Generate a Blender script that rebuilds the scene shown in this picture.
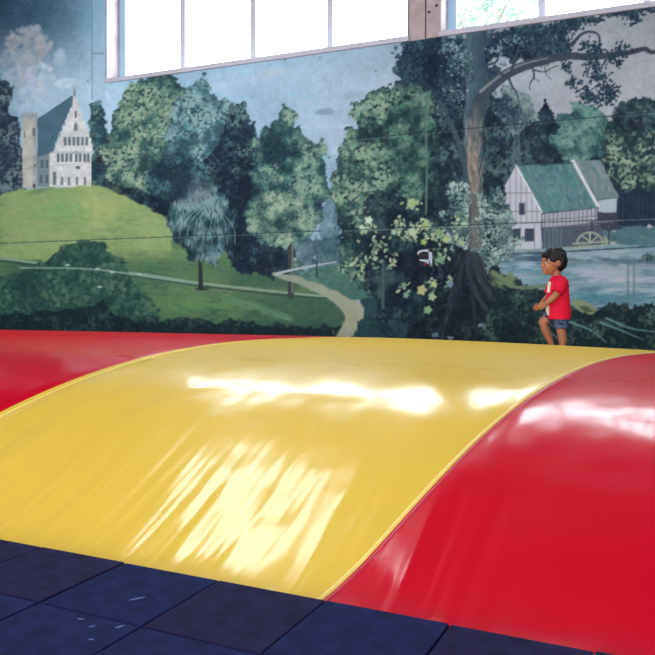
import bpy, bmesh, math, random
import numpy as np
from mathutils import Vector, Matrix, noise

for o in list(bpy.data.objects): bpy.data.objects.remove(o)
SC = bpy.context.scene
COL = SC.collection
TH = math.atan(328 / 763)              # the hall's long axis is turned this much from the view axis
CT, ST = math.cos(TH), math.sin(TH)
EYE = 1.14                             # camera height above the rubber tiles
WALL_V = 9.6                           # distance of the painted wall

# ------------------------------------------------------------------ camera, sky, lights, exposure
cam_d = bpy.data.cameras.new('camera'); cam = bpy.data.objects.new('camera', cam_d); COL.objects.link(cam)
cam.location = (0, 0, EYE); cam.rotation_euler = (math.pi / 2, 0, TH)
cam_d.sensor_width = 36; cam_d.lens = 763 / 655 * 36; cam_d.shift_y = -27.5 / 655
cam_d.clip_end = 200
SC.camera = cam
SC.view_settings.view_transform = 'Standard'; SC.view_settings.look = 'None'
SC.view_settings.gamma = 1; SC.view_settings.use_curve_mapping = False
SC.view_settings.exposure = 0.0

SKY_FRONT, SKY_BACK, SKY_TOP = 10.5, 4.6, 14.0
w = bpy.data.worlds.new('overcast_sky'); SC.world = w; w.use_nodes = True
nt = w.node_tree; nt.nodes.clear()
out = nt.nodes.new('ShaderNodeOutputWorld'); bg = nt.nodes.new('ShaderNodeBackground')
tc = nt.nodes.new('ShaderNodeTexCoord'); sp = nt.nodes.new('ShaderNodeSeparateXYZ')
m1 = nt.nodes.new('ShaderNodeMapRange'); m1.inputs['From Min'].default_value = -.35; m1.inputs['From Max'].default_value = .45
m1.inputs['To Min'].default_value = SKY_BACK; m1.inputs['To Max'].default_value = SKY_FRONT
m2 = nt.nodes.new('ShaderNodeMapRange'); m2.inputs['From Min'].default_value = .6; m2.inputs['From Max'].default_value = .85
m2.inputs['To Min'].default_value = 0; m2.inputs['To Max'].default_value = SKY_TOP - SKY_FRONT
ad = nt.nodes.new('ShaderNodeMath'); ad.operation = 'ADD'
nt.links.new(tc.outputs['Generated'], sp.inputs[0]); nt.links.new(sp.outputs['Y'], m1.inputs['Value']); nt.links.new(sp.outputs['Z'], m2.inputs['Value'])
nt.links.new(m1.outputs[0], ad.inputs[0]); nt.links.new(m2.outputs[0], ad.inputs[1]); nt.links.new(ad.outputs[0], bg.inputs['Strength'])
bg.inputs['Color'].default_value = (.92, .985, 1.0, 1)
nt.links.new(bg.outputs[0], out.inputs[0])

# ------------------------------------------------------------------ helpers
def s2l(c):
    return tuple((v / 255 / 12.92 if v / 255 <= .04045 else ((v / 255 + .055) / 1.055) ** 2.4) for v in c)
def link(o, parent=None):
    COL.objects.link(o)
    if parent: o.parent = parent
    return o
def tag(o, label=None, cat=None, group=None, kind=None):
    if label: o['label'] = label
    if cat: o['category'] = cat
    if group: o['group'] = group
    if kind: o['kind'] = kind
    return o
def empty(name, loc=(0, 0, 0), rz=0):
    o = bpy.data.objects.new(name, None); o.location = loc; o.rotation_euler = (0, 0, rz); o.empty_display_size = .1
    return link(o)
def build(name, bm, mat, parent=None, smooth=False, bevel=0):
    if bevel:
        bmesh.ops.bevel(bm, geom=list(bm.edges), offset=bevel, segments=2, affect='EDGES', profile=.5)
    bmesh.ops.recalc_face_normals(bm, faces=bm.faces)
    me = bpy.data.meshes.new(name); bm.to_mesh(me); bm.free()
    if smooth: me.polygons.foreach_set('use_smooth', [True] * len(me.polygons))
    if mat: me.materials.append(mat)
    return link(bpy.data.objects.new(name, me), parent)
def box(bm, x0, x1, y0, y1, z0, z1):
    v = [bm.verts.new((x, y, z)) for x in (x0, x1) for y in (y0, y1) for z in (z0, z1)]
    for f in ((0, 1, 3, 2), (4, 6, 7, 5), (0, 4, 5, 1), (2, 3, 7, 6), (0, 2, 6, 4), (1, 5, 7, 3)): bm.faces.new([v[i] for i in f])
def limb(bm, pts, rad, n=14, cap=4, flat_end=False, squash=None):
    """tapered tube through points with round ends; squash = (axis vector, factor)"""
    pts = [Vector(p) for p in pts]; L = len(pts)
    rings = []
    def frame(d):
        a = Vector((0, 0, 1)) if abs(d.z) < .9 else Vector((1, 0, 0))
        u = d.cross(a).normalized(); return u, d.cross(u).normalized()
    d0 = (pts[1] - pts[0]).normalized(); d1 = (pts[-1] - pts[-2]).normalized()
    seq = []
    for k in range(cap, 0, -1):
        a = k / (cap + .001) * math.pi / 2; seq.append((pts[0] - d0 * rad[0] * math.sin(a), rad[0] * max(.02, math.cos(a)), d0))
    for i in range(L):
        d = (pts[min(i + 1, L - 1)] - pts[max(i - 1, 0)]).normalized(); seq.append((pts[i], rad[i], d))
    if flat_end: seq.append((pts[-1] + d1 * .001, rad[-1] * .02, d1))
    else:
        for k in range(1, cap + 1):
            a = k / (cap + .001) * math.pi / 2; seq.append((pts[-1] + d1 * rad[-1] * math.sin(a), rad[-1] * max(.02, math.cos(a)), d1))
    u, v_ = frame(seq[0][2])
    for p, r, d in seq:
        u = (u - d * u.dot(d)).normalized(); v_ = d.cross(u).normalized()
        ring = []
        for k in range(n):
            a = 2 * math.pi * k / n; q = u * math.cos(a) * r + v_ * math.sin(a) * r
            if squash: ax = Vector(squash[0]).normalized(); q -= ax * q.dot(ax) * (1 - squash[1])
            ring.append(bm.verts.new(p + q))
        rings.append(ring)
    for a, b in zip(rings, rings[1:]):
        for k in range(n): bm.faces.new((a[k], a[(k + 1) % n], b[(k + 1) % n], b[k]))
    bm.faces.new(rings[0][::-1]); bm.faces.new(rings[-1])
def ell(bm, c, r, rot=None, seg=20, rings=12):
    M = Matrix.Translation(c)
    if rot: M = M @ Matrix.Rotation(rot[0], 4, rot[1])
    bmesh.ops.create_uvsphere(bm, u_segments=seg, v_segments=rings, radius=1, matrix=M @ Matrix.Diagonal((*r, 1)))
def loft(bm, secs, n=28, y_c=0):
    """stacked elliptical rings (z, cx, cy, rx, ry), closed with flat ends"""
    rings = [[bm.verts.new((cx + rx * math.cos(2 * math.pi * k / n), cy + ry * math.sin(2 * math.pi * k / n), z)) for k in range(n)] for z, cx, cy, rx, ry in secs]
    for a, b in zip(rings, rings[1:]):
        for k in range(n): bm.faces.new((a[k], a[(k + 1) % n], b[(k + 1) % n], b[k]))
    bm.faces.new(rings[0][::-1]); bm.faces.new(rings[-1])
def voxel(bm, size, smooth_it=3, factor=.5):
    """fuse overlapping closed shapes into one continuous skin"""
    bmesh.ops.recalc_face_normals(bm, faces=bm.faces)
    me = bpy.data.meshes.new('tmp'); bm.to_mesh(me); bm.free()
    o = bpy.data.objects.new('tmp', me); COL.objects.link(o)
    r = o.modifiers.new('r', 'REMESH'); r.mode = 'VOXEL'; r.voxel_size = size
    s = o.modifiers.new('s', 'SMOOTH'); s.iterations = smooth_it; s.factor = factor
    dg = bpy.context.evaluated_depsgraph_get(); dg.update()
    res = bmesh.new(); res.from_mesh(bpy.data.meshes.new_from_object(o.evaluated_get(dg)))
    bpy.data.objects.remove(o)
    return res

# ------------------------------------------------------------------ materials
def mat(name, rgb, rough=.6, spec=.5, var=0, vscale=8, bump=0, bscale=60, metal=0, rgb2=None):
    m = bpy.data.materials.new(name); m.use_nodes = True; t = m.node_tree; b = t.nodes['Principled BSDF']
    b.inputs['Base Color'].default_value = (*s2l(rgb), 1); b.inputs['Roughness'].default_value = rough
    b.inputs['Specular IOR Level'].default_value = spec; b.inputs['Metallic'].default_value = metal
    co = t.nodes.new('ShaderNodeTexCoord')
    if var or rgb2:
        n = t.nodes.new('ShaderNodeTexNoise'); n.inputs['Scale'].default_value = vscale; n.inputs['Detail'].default_value = 4
        r = t.nodes.new('ShaderNodeValToRGB'); c2 = rgb2 or tuple(max(0, c * (1 - var)) for c in rgb)
        r.color_ramp.elements[0].position = .35; r.color_ramp.elements[1].position = .65
        r.color_ramp.elements[0].color = (*s2l(c2), 1); r.color_ramp.elements[1].color = (*s2l(rgb), 1)
        t.links.new(co.outputs['Object'], n.inputs['Vector']); t.links.new(n.outputs['Fac'], r.inputs[0]); t.links.new(r.outputs[0], b.inputs['Base Color'])
    if bump:
        n = t.nodes.new('ShaderNodeTexNoise'); n.inputs['Scale'].default_value = bscale; n.inputs['Detail'].default_value = 5
        bp = t.nodes.new('ShaderNodeBump'); bp.inputs['Strength'].default_value = bump; bp.inputs['Distance'].default_value = .01
        t.links.new(co.outputs['Object'], n.inputs['Vector']); t.links.new(n.outputs['Fac'], bp.inputs['Height']); t.links.new(bp.outputs[0], b.inputs['Normal'])
    return m
def vinyl(name, rgb, rough=.16):
    """glossy coated tarpaulin: fine stretch lines running up the slope, small scuffs"""
    m = mat(name, rgb, rough, .28); t = m.node_tree; b = t.nodes['Principled BSDF']
    co = t.nodes.new('ShaderNodeTexCoord')
    def nz(scale, detail=3):
        mp = t.nodes.new('ShaderNodeMapping'); mp.inputs['Scale'].default_value = scale; mp.inputs['Rotation'].default_value = (0, 0, .22)
        n = t.nodes.new('ShaderNodeTexNoise'); n.inputs['Scale'].default_value = 1; n.inputs['Detail'].default_value = detail
        t.links.new(co.outputs['Object'], mp.inputs['Vector']); t.links.new(mp.outputs[0], n.inputs['Vector']); return n.outputs['Fac']
    str_ = nz((5, .3, .3), 2); mid = nz((1.5, 1.2, 1), 2.2); fine = nz((40, 14, 10), 3)
    def bump(h, s, d, prev=None):
        bp = t.nodes.new('ShaderNodeBump'); bp.inputs['Strength'].default_value = s; bp.inputs['Distance'].default_value = d
        t.links.new(h, bp.inputs['Height'])
        if prev: t.links.new(prev, bp.inputs['Normal'])
        return bp.outputs[0]
    sx = t.nodes.new('ShaderNodeSeparateXYZ'); t.links.new(co.outputs['Object'], sx.inputs[0])
    mk = t.nodes.new('ShaderNodeMapRange'); mk.inputs['From Min'].default_value = 3.2; mk.inputs['From Max'].default_value = 4.2; mk.inputs['To Min'].default_value = 1; mk.inputs['To Max'].default_value = .1
    t.links.new(sx.outputs['Y'], mk.inputs['Value'])        # stretch lines are deepest near the anchored front edge
    mu = t.nodes.new('ShaderNodeMath'); mu.operation = 'MULTIPLY'; t.links.new(str_, mu.inputs[0]); t.links.new(mk.outputs[0], mu.inputs[1])
    mk2 = t.nodes.new('ShaderNodeMapRange'); mk2.inputs['From Min'].default_value = 4.3; mk2.inputs['From Max'].default_value = 5.2; mk2.inputs['To Min'].default_value = 1; mk2.inputs['To Max'].default_value = .08
    t.links.new(sx.outputs['Y'], mk2.inputs['Value']); mm = t.nodes.new('ShaderNodeMath'); mm.operation = 'MULTIPLY'; t.links.new(mid, mm.inputs[0]); t.links.new(mk2.outputs[0], mm.inputs[1])
    n_ = bump(mu.outputs[0], 1.0, .024); n_ = bump(mm.outputs[0], 1.0, .03, n_); n_ = bump(fine, .35, .0006, n_)
    t.links.new(n_, b.inputs['Normal'])
    mr = t.nodes.new('ShaderNodeMapRange'); mr.inputs['To Min'].default_value = rough * .75; mr.inputs['To Max'].default_value = rough * 1.5
    t.links.new(mid, mr.inputs['Value'])
    # the walked-on top is worn matt, the steep front stays glossy
    def ramp(a, b_, lo, hi):
        q = t.nodes.new('ShaderNodeMapRange'); q.inputs['From Min'].default_value = a; q.inputs['From Max'].default_value = b_; q.inputs['To Min'].default_value = lo; q.inputs['To Max'].default_value = hi
        t.links.new(sx.outputs['Y'], q.inputs['Value']); return q.outputs[0]
    ra = t.nodes.new('ShaderNodeMath'); ra.operation = 'ADD'; t.links.new(mr.outputs[0], ra.inputs[0]); t.links.new(ramp(4.6, 5.6, 0, .4), ra.inputs[1])
    t.links.new(ra.outputs[0], b.inputs['Roughness']); t.links.new(ramp(4.7, 5.6, .28, .08), b.inputs['Specular IOR Level']); t.links.new(ramp(4.6, 5.4, .35, .0), b.inputs['Coat Weight'])
    b.inputs['Coat IOR'].default_value = 1.4; b.inputs['Coat Weight'].default_value = .35; b.inputs['Coat Roughness'].default_value = .09; t.links.new(n_, b.inputs['Coat Normal'])
    return m
M = dict(
    red=vinyl('red_vinyl', (190, 2, 30)), yellow=vinyl('yellow_vinyl', (216, 174, 68)),
    seam=mat('seam_welt', (226, 190, 92), .35, .5), seam_red=mat('seam_welt_red', (176, 14, 52), .3, .5),
    plaster=mat('pale_concrete', (200, 180, 182), .85, .2, .1, 5, .15, 80), wall=mat('painted_plaster', (150, 165, 172), .9, .2, .06, 3),
    frame=mat('window_frame_paint', (206, 200, 214), .5, .4), frame_blue=mat('window_frame_inner', (170, 200, 224), .5, .4), joint=mat('joint_filler', (92, 84, 96), .9, .1), bolt=mat('bolt_steel', (70, 64, 72), .5, .4, metal=.6),
    concrete=mat('floor_concrete', (70, 70, 76), .9, .2, .25, 4), ceil=mat('ceiling_board', (70, 70, 74), .9, .2),
    white=mat('white_plastic', (178, 184, 204), .4, .5), black=mat('dark_opening', (16, 22, 34), .6, .3), pink=mat('pink_knob', (150, 50, 90), .4, .5),
    skin=mat('skin', (180, 114, 84), .55, .35, .08, 14), hair=mat('black_hair', (22, 16, 20), .5, .4, .3, 90, .6, 120), eye=mat('eye_dark', (16, 10, 10), .2, .5), eyewhite=mat('eye_white', (226, 222, 218), .3, .5), lip=mat('lips', (170, 80, 78), .5, .4), brow=mat('brow', (30, 20, 20), .7, .2),
    leaf=mat('outdoor_leaf', (176, 204, 184), .7, .2, .3, 3), bark=mat('outdoor_bark', (150, 140, 130), .9, .1), scuff=mat('chalk_scuff', (88, 104, 140), .9, .1),
)
tile_mats = [mat('rubber_tile_plum', (38, 33, 68), .8, .06, .25, 12, .5, 160), mat('rubber_tile_navy', (31, 36, 78), .8, .06, .25, 12, .5, 160), mat('rubber_tile_slate', (34, 37, 78), .8, .06, .25, 12, .5, 160)]
def glass_mat():
    m = bpy.data.materials.new('window_glass'); m.use_nodes = True; t = m.node_tree; t.nodes.clear()
    o = t.nodes.new('ShaderNodeOutputMaterial'); tr = t.nodes.new('ShaderNodeBsdfTransparent'); gl = t.nodes.new('ShaderNodeBsdfGlossy'); gl.inputs['Roughness'].default_value = .02
    tr.inputs['Color'].default_value = (.94, .98, 1, 1); fr = t.nodes.new('ShaderNodeLayerWeight'); fr.inputs['Blend'].default_value = .5; pw = t.nodes.new('ShaderNodeMath'); pw.operation = 'POWER'; pw.inputs[1].default_value = 5; sc_ = t.nodes.new('ShaderNodeMath'); sc_.operation = 'MULTIPLY_ADD'; sc_.inputs[1].default_value = .9; sc_.inputs[2].default_value = .04; t.links.new(fr.outputs['Facing'], pw.inputs[0]); t.links.new(pw.outputs[0], sc_.inputs[0]); mx = t.nodes.new('ShaderNodeMixShader')
    t.links.new(sc_.outputs[0], mx.inputs[0]); t.links.new(tr.outputs[0], mx.inputs[1]); t.links.new(gl.outputs[0], mx.inputs[2]); t.links.new(mx.outputs[0], o.inputs[0]); return m
M['glass'] = glass_mat()

def photo_px(u, v, z):
    X = u * CT + v * ST; d = v * CT - u * ST
    return 327.5 + 763 * X / d, 300 - 763 * (z - EYE) / d
# ------------------------------------------------------------------ mural painting (numpy brush work)
PX0, PY0, PX1, PY1, PS = -90, -12, 760, 404, 2.0
def paint_mural():
    rng = np.random.default_rng(7)
    W, Hh = int((PX1 - PX0) * PS), int((PY1 - PY0) * PS)
    img = np.zeros((Hh, W, 3), np.float32)
    YY, XX = np.mgrid[0:Hh, 0:W].astype(np.float32)
    XX = XX / PS + PX0; YY = YY / PS + PY0
    def vnoise(cell, seed):
        r = np.random.default_rng(seed)
        gx, gy = int((PX1 - PX0) / cell) + 3, int((PY1 - PY0) / cell) + 3
        g = r.random((gy, gx)).astype(np.float32)
        fx = (XX - PX0) / cell; fy = (YY - PY0) / cell
        ix = fx.astype(int); iy = fy.astype(int); fx -= ix; fy -= iy
        fx = fx * fx * (3 - 2 * fx); fy = fy * fy * (3 - 2 * fy)
        return (g[iy, ix] * (1 - fx) + g[iy, ix + 1] * fx) * (1 - fy) + (g[iy + 1, ix] * (1 - fx) + g[iy + 1, ix + 1] * fx) * fy
    N40, N18, N9, N5, N3 = vnoise(40, 1), vnoise(18, 2), vnoise(9, 3), vnoise(5, 4), vnoise(2.6, 5)
    CL = .45 * N18 + .35 * N9 + .2 * N5
    FINE = .6 * N5 + .4 * N3
    def col(c): return np.array(c, np.float32)
    def blend(mask, c, a=1.0):
        m = (mask * a)[..., None]
        img[:] = img * (1 - m) + (col(c) if not isinstance(c, np.ndarray) or c.ndim == 1 else c) * m
    def sstep(x, a, b):
        t = np.clip((x - a) / (b - a), 0, 1); return t * t * (3 - 2 * t)
    def poly_mask(pts, rag=0.0, soft=.6):
        # signed distance to the polygon, ragged by noise
        pts = np.array(pts, np.float32); pad = 4 + rag * 2
        x0, y0 = pts.min(0) - pad; x1, y1 = pts.max(0) + pad
        i0, i1 = max(0, int((y0 - PY0) * PS)), min(Hh, int((y1 - PY0) * PS) + 1)
        j0, j1 = max(0, int((x0 - PX0) * PS)), min(W, int((x1 - PX0) * PS) + 1)
        X, Y = XX[i0:i1, j0:j1], YY[i0:i1, j0:j1]
        d = np.full(X.shape, 1e9, np.float32); ins = np.zeros(X.shape, bool)
        n = len(pts)
        for k in range(n):
            ax, ay = pts[k]; bx, by = pts[(k + 1) % n]
            ex, ey = bx - ax, by - ay
            t = np.clip(((X - ax) * ex + (Y - ay) * ey) / (ex * ex + ey * ey + 1e-9), 0, 1)
            d = np.minimum(d, (X - ax - t * ex) ** 2 + (Y - ay - t * ey) ** 2)
            if ay != by:
                c = ((ay > Y) != (by > Y)) & (X < (bx - ax) * (Y - ay) / (by - ay) + ax)
                ins ^= c
        sd = np.sqrt(d) * np.where(ins, 1, -1)
        if rag: sd = sd + (FINE[i0:i1, j0:j1] - .5) * 2.2 * rag + (N9[i0:i1, j0:j1] - .5) * 1.5 * rag + (N18[i0:i1, j0:j1] - .55) * 1.6 * rag
        full = np.zeros((Hh, W), np.float32)
        full[i0:i1, j0:j1] = sstep(sd, -soft, soft)
        return full
    def poly(pts, c, rag=0.0, soft=.6, a=1.0):
        m = poly_mask(pts, rag, soft); blend(m, c, a); return m
    def dab(x, y, rx, ry, ang, c, a=1.0):
        R = max(rx, ry) + 1
        i0, i1 = int((y - R - PY0) * PS), int((y + R - PY0) * PS) + 2
        j0, j1 = int((x - R - PX0) * PS), int((x + R - PX0) * PS) + 2
        i0, j0 = max(0, i0), max(0, j0); i1, j1 = min(Hh, i1), min(W, j1)
        if i0 >= i1 or j0 >= j1: return
        dx = XX[i0:i1, j0:j1] - x; dy = YY[i0:i1, j0:j1] - y
        ca, sa = math.cos(ang), math.sin(ang)
        q = ((dx * ca + dy * sa) / rx) ** 2 + ((-dx * sa + dy * ca) / ry) ** 2
        m = (np.clip(1.35 - q, 0, .7) / .7 * a)[..., None]
        img[i0:i1, j0:j1] = img[i0:i1, j0:j1] * (1 - m) + col(c) * m
    def at(F, x, y):
        return F[min(Hh - 1, max(0, int((y - PY0) * PS))), min(W - 1, max(0, int((x - PX0) * PS)))]
    def pal(p, t):
        t = min(max(t, 0), .999) * (len(p) - 1); i = int(t); f = t - i
        return [p[i][k] * (1 - f) + p[i + 1][k] * f for k in range(3)]
    def foliage(pts, p, n, size, rag=4, base=None, bias=0.0, droop=False, a=.85, contrast=2.2, lit=None, fill=1.0):
        """a tree crown: dark ragged fill, then leaf dabs from dark to light in clumps"""
        n = int(n * 1.9); size = size * .74; contrast *= 1.15; bias -= .05
        p = [[(.86 * c + .14 * (sum(q) / 3)) * .93 for c in q] for q in p]
        m = poly_mask(pts, rag, 1.2)
        blend(m, base or p[0], .95 * fill)
        P_ = np.array(pts); x0, y0 = P_.min(0) - 3; x1, y1 = P_.max(0) + 3
        out = []
        for _ in range(n * 3):
            if len(out) >= n: break
            x = rng.uniform(x0, x1); y = rng.uniform(y0, y1)
            if at(m, x, y) < rng.uniform(.05, .9): continue
            t = .5 + (at(CL, x, y) - .5) * contrast + .35 * (at(CL, x + 3, y + 4) - at(CL, x - 3, y - 4)) * -2.0 + bias + rng.normal(0, .13)
            if lit: t += lit[2] * (1 - min(1.6, math.hypot(x - lit[0], y - lit[1]) / lit[3]))
            out.append((t, x, y))
        out.sort(key=lambda q: q[0] + rng.normal(0, .15))
        for t, x, y in out:
            c = np.array(pal(p, t)) + rng.normal(0, 5, 3) + rng.normal(0, 4)
            s = size * rng.uniform(.6, 1.35)
            if droop: dab(x, y, s * .45, s * 2.2, rng.normal(0, .18), c, a)
            else: dab(x, y, s, s * rng.uniform(.45, .8), rng.uniform(0, 3.14), c, a)
    def stroke(pts, w0, w1, c, a=1.0, jit=0.0, c2=None):
        if jit: w0 = w0 * 1.0
        pts = np.array(pts, np.float32)
        seg = np.hypot(*np.diff(pts, axis=0).T); L = seg.sum(); n = max(2, int(L / max(.35, min(w0, w1) * .35)))
        cum = np.r_[0, np.cumsum(seg)]
        for k in range(n + 1):
            t = k / n; d_ = t * L
            x = np.interp(d_, cum, pts[:, 0]); y = np.interp(d_, cum, pts[:, 1])
            w = w0 + (w1 - w0) * t; w = w / 2 * (1 + rng.normal(0, jit))
            cc = c if c2 is None else [c[i] * (1 - t) + c2[i] * t for i in range(3)]
            dab(x, y, max(.3, w), max(.3, w), 0, cc, a)
    def curve(pts, n=24):   # smooth (catmull-rom) polyline
        p = np.array(pts, float); p = np.vstack([2 * p[0] - p[1], p, 2 * p[-1] - p[-2]]); o = []
        for i in range(1, len(p) - 2):
            for t in np.linspace(0, 1, n, endpoint=False):
                o.append(.5 * (2 * p[i] + (p[i + 1] - p[i - 1]) * t + (2 * p[i - 1] - 5 * p[i] + 4 * p[i + 1] - p[i + 2]) * t * t + (3 * p[i] - p[i - 1] - 3 * p[i + 1] + p[i + 2]) * t ** 3))
        return o + [p[-2]]
    def brushed(pts, cols, n, ln, wd, ang, rag=2, jang=.25, a=.5):
        """grass / water: a fill with many directional strokes"""
        m = poly_mask(pts, rag, 1.2); blend(m, cols[len(cols) // 2])
        P_ = np.array(pts); x0, y0 = P_.min(0); x1, y1 = P_.max(0); k = 0
        for _ in range(n * 4):
            if k >= n: break
            x = rng.uniform(x0, x1); y = rng.uniform(y0, y1)
            if at(m, x, y) < .7: continue
            k += 1; t = .5 + (.6 * at(N18, x, y) + .4 * at(N40, x, y) - .5) * 1.9 + rng.normal(0, .14)
            dab(x, y, ln * rng.uniform(.5, 1.4), wd * rng.uniform(.6, 1.3), ang + rng.normal(0, jang), np.array(pal(cols, t)) + rng.normal(0, 4, 3), a)
        return m
    # ---- sky
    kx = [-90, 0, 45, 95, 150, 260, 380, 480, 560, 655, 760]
    top = [(40, 60, 86), (44, 68, 92), (58, 92, 114), (124, 164, 184), (148, 178, 200), (134, 170, 188), (130, 160, 176), (140, 152, 162), (148, 152, 156), (150, 148, 150), (150, 148, 150)]  # dark left entries: shade in the upper corner, painted into the sky colours
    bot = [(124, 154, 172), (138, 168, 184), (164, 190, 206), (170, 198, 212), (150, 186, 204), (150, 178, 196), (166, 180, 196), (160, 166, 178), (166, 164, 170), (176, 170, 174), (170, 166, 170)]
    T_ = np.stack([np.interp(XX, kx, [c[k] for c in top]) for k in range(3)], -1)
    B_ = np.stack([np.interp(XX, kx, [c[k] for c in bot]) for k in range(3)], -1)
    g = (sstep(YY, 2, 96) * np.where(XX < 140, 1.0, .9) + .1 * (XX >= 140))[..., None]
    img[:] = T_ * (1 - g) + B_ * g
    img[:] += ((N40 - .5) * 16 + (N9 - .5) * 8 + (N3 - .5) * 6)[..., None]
    for x, y, rx, ry, c, a in [(20, 42, 13, 13, (158, 152, 156), .8), (34, 34, 9, 9, (150, 150, 158), .7), (43, 46, 9, 10, (162, 158, 162), .7), (14, 60, 14, 12, (150, 152, 160), .5),
                               (28, 62, 16, 12, (160, 158, 164), .7), (20, 78, 16, 11, (166, 168, 178), .6), (40, 78, 14, 14, (186, 188, 198), .7), (36, 96, 18, 10, (176, 184, 198), .6),
                               (60, 58, 5, 8, (160, 176, 190), .45), (64, 84, 8, 2, (190, 205, 215), .6), (30, 108, 22, 9, (168, 186, 202), .6)]:
        for _ in range(46):
            r = rng.uniform(0, 1) ** .6; th = rng.uniform(0, 6.283)
            a_ = a; px, py = x + rx * r * math.cos(th), y + ry * r * math.sin(th)
            sh = -(math.sin(th) * r) * 9
            dab(px, py, rng.uniform(2, 4.4), rng.uniform(1.6, 3.2), rng.uniform(0, 3), np.array(c) + 8 + sh + rng.normal(0, 4, 3), a * .62)
    for x, y, l, c in [(250, 78, 44, (170, 186, 200)), (278, 72, 26, (180, 188, 198)), (222, 86, 14, (172, 190, 204)), (325, 112, 8, (128, 150, 168)), (332, 126, 26, (178, 186, 200)), (338, 152, 20, (188, 194, 208)),
                       (330, 160, 24, (186, 196, 210)), (322, 142, 18, (168, 182, 200)), (350, 96, 20, (148, 168, 184)), (300, 96, 24, (146, 178, 196)), (68, 82, 12, (186, 204, 214))]:
        for _ in range(26):
            dab(x + rng.normal(0, l * .35), y + rng.normal(0, 1.6) - .1 * rng.normal(0, l * .3), rng.uniform(3, 9), rng.uniform(.8, 2), -.12, np.array(c) + rng.normal(0, 5, 3), .3)
    for _ in range(90):   # canvas-like mottling of the pale sky at right
        dab(rng.uniform(500, 740), rng.uniform(12, 110), rng.uniform(5, 16), rng.uniform(2, 6), -.1, np.array((160, 156, 160)) + rng.normal(0, 8, 3), .25)
    # ---- far trees behind the hill
    DK = [(34, 62, 80), (44, 82, 92), (62, 108, 106), (96, 142, 128), (128, 164, 140)]
    TEAL = [(46, 88, 100), (62, 112, 120), (84, 140, 142), (112, 164, 160), (136, 180, 174)]
    GRN = [(40, 74, 78), (58, 104, 94), (86, 134, 108), (122, 160, 124), (156, 182, 140)]
    NAVY = [(22, 38, 58), (30, 54, 72), (42, 74, 86), (60, 98, 102), (88, 126, 122)]
    foliage([(-95, 40), (-20, 60), (4, 78), (14, 88), (12, 104), (20, 118), (18, 140), (26, 160), (24, 192), (-95, 200)], [(36, 54, 76), (50, 72, 92), (72, 96, 110), (104, 124, 130), (120, 140, 142)], 1000, 2.6, 5)
    foliage([(92, 106), (102, 102), (108, 114), (112, 150), (112, 196), (88, 190)], DK, 260, 2.2, 3, bias=-.2)
    foliage([(108, 118), (122, 100), (136, 84), (150, 72), (166, 70), (182, 76), (186, 92), (196, 120), (196, 220), (150, 214), (110, 196), (104, 150)], GRN, 1500, 2.5, 5, bias=.02, lit=(134, 130, .3, 60))
    foliage([(176, 106), (190, 88), (202, 78), (214, 92), (226, 106), (234, 130), (236, 200), (170, 205), (160, 160)], TEAL, 900, 2.4, 5, bias=0)
    foliage([(222, 128), (232, 112), (242, 106), (250, 120), (258, 140), (258, 220), (206, 240), (208, 160)], NAVY, 700, 2.2, 5, bias=.1)
    foliage([(150, 160), (178, 150), (206, 168), (214, 200), (200, 232), (160, 226), (146, 196)], [(30, 58, 74), (42, 84, 96), (64, 118, 122), (86, 140, 138)], 500, 2.3, 4, bias=-.05)
    foliage([(96, 178), (126, 186), (160, 196), (188, 214), (190, 236), (160, 232), (120, 206), (92, 198)], NAVY, 500, 2.2, 3, bias=-.12)
    # misty gap
    m = poly_mask([(306, 150), (322, 140), (340, 160), (344, 200), (338, 284), (300, 284), (300, 200)], 4, 6); blend(m, (136, 168, 184), .8)
    for _ in range(160): dab(rng.uniform(300, 342), rng.uniform(150, 280), rng.uniform(1.5, 4), rng.uniform(1, 3), rng.uniform(0, 3), np.array((120, 158, 172)) + rng.normal(0, 14, 3), .4)
    foliage([(322, 196), (334, 190), (344, 204), (344, 276), (322, 276), (316, 240)], [(70, 112, 124), (96, 138, 146), (124, 162, 168), (146, 178, 184)], 260, 2.2, 4, bias=.1, a=.5, fill=.55)
    foliage([(312, 236), (344, 232), (346, 276), (312, 278)], [(48, 88, 96), (72, 112, 116), (104, 144, 146)], 200, 2.0, 4, bias=.1, a=.5, fill=.6)
    # ---- castle on the hill
    def windows(xs, y0, y1, w, c): 
        for x in xs: poly([(x, y0), (x + w, y0), (x + w, y1), (x, y1)], c, 0, .45)
    poly([(37, 155), (37, 119), (44, 115), (72, 95), (77, 97), (58, 136), (54, 152), (54, 186), (37, 186)], (74, 106, 122), .6)
    for _ in range(120):
        t = rng.uniform(0, 1); x = rng.uniform(39, 70); y = 150 - t * (x - 30) * 1.1
        if y > 118 - (x - 38) * .62 + 3 and x < 56 + (150 - y) * .35: dab(x, y, rng.uniform(1, 3), .8, -.9, np.array((72, 104, 122)) + rng.normal(0, 12, 3), .6)
    poly([(37, 157), (52, 152), (52, 187), (37, 187)], (120, 134, 136), .5); windows([41, 46], 160, 168, 2.4, (78, 100, 106)); windows([40, 46], 175, 183, 2.4, (80, 96, 100))
    gab = []
    for k in range(9):
        t = k / 9; x = 75 - (75 - 53) * t; y = 96 + (150 - 96) * t; gab += [(x, y), (x, y + 5.9)] if k else [(73.2, 95), (73.2, 100)]
    gab += [(53, 152), (49.5, 154), (49.5, 187), (92.5, 187), (92.5, 156), (96, 152)]
    for k in range(8, -1, -1):
        t = k / 9; x = 76.5 + (96 - 76.5) * t; y = 96 + (150 - 96) * t; gab += [(x, y + 5.9), (x, y)] if k else [(77.2, 100), (77.2, 95)]
    mg = poly(gab, (214, 206, 200), 0, .5)
    img[:] += (mg * ((N9 - .5) * 18 + (N3 - .5) * 14))[..., None]
    stroke([(75, 89), (75, 96)], 1, 1.2, (120, 130, 140))
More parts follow.
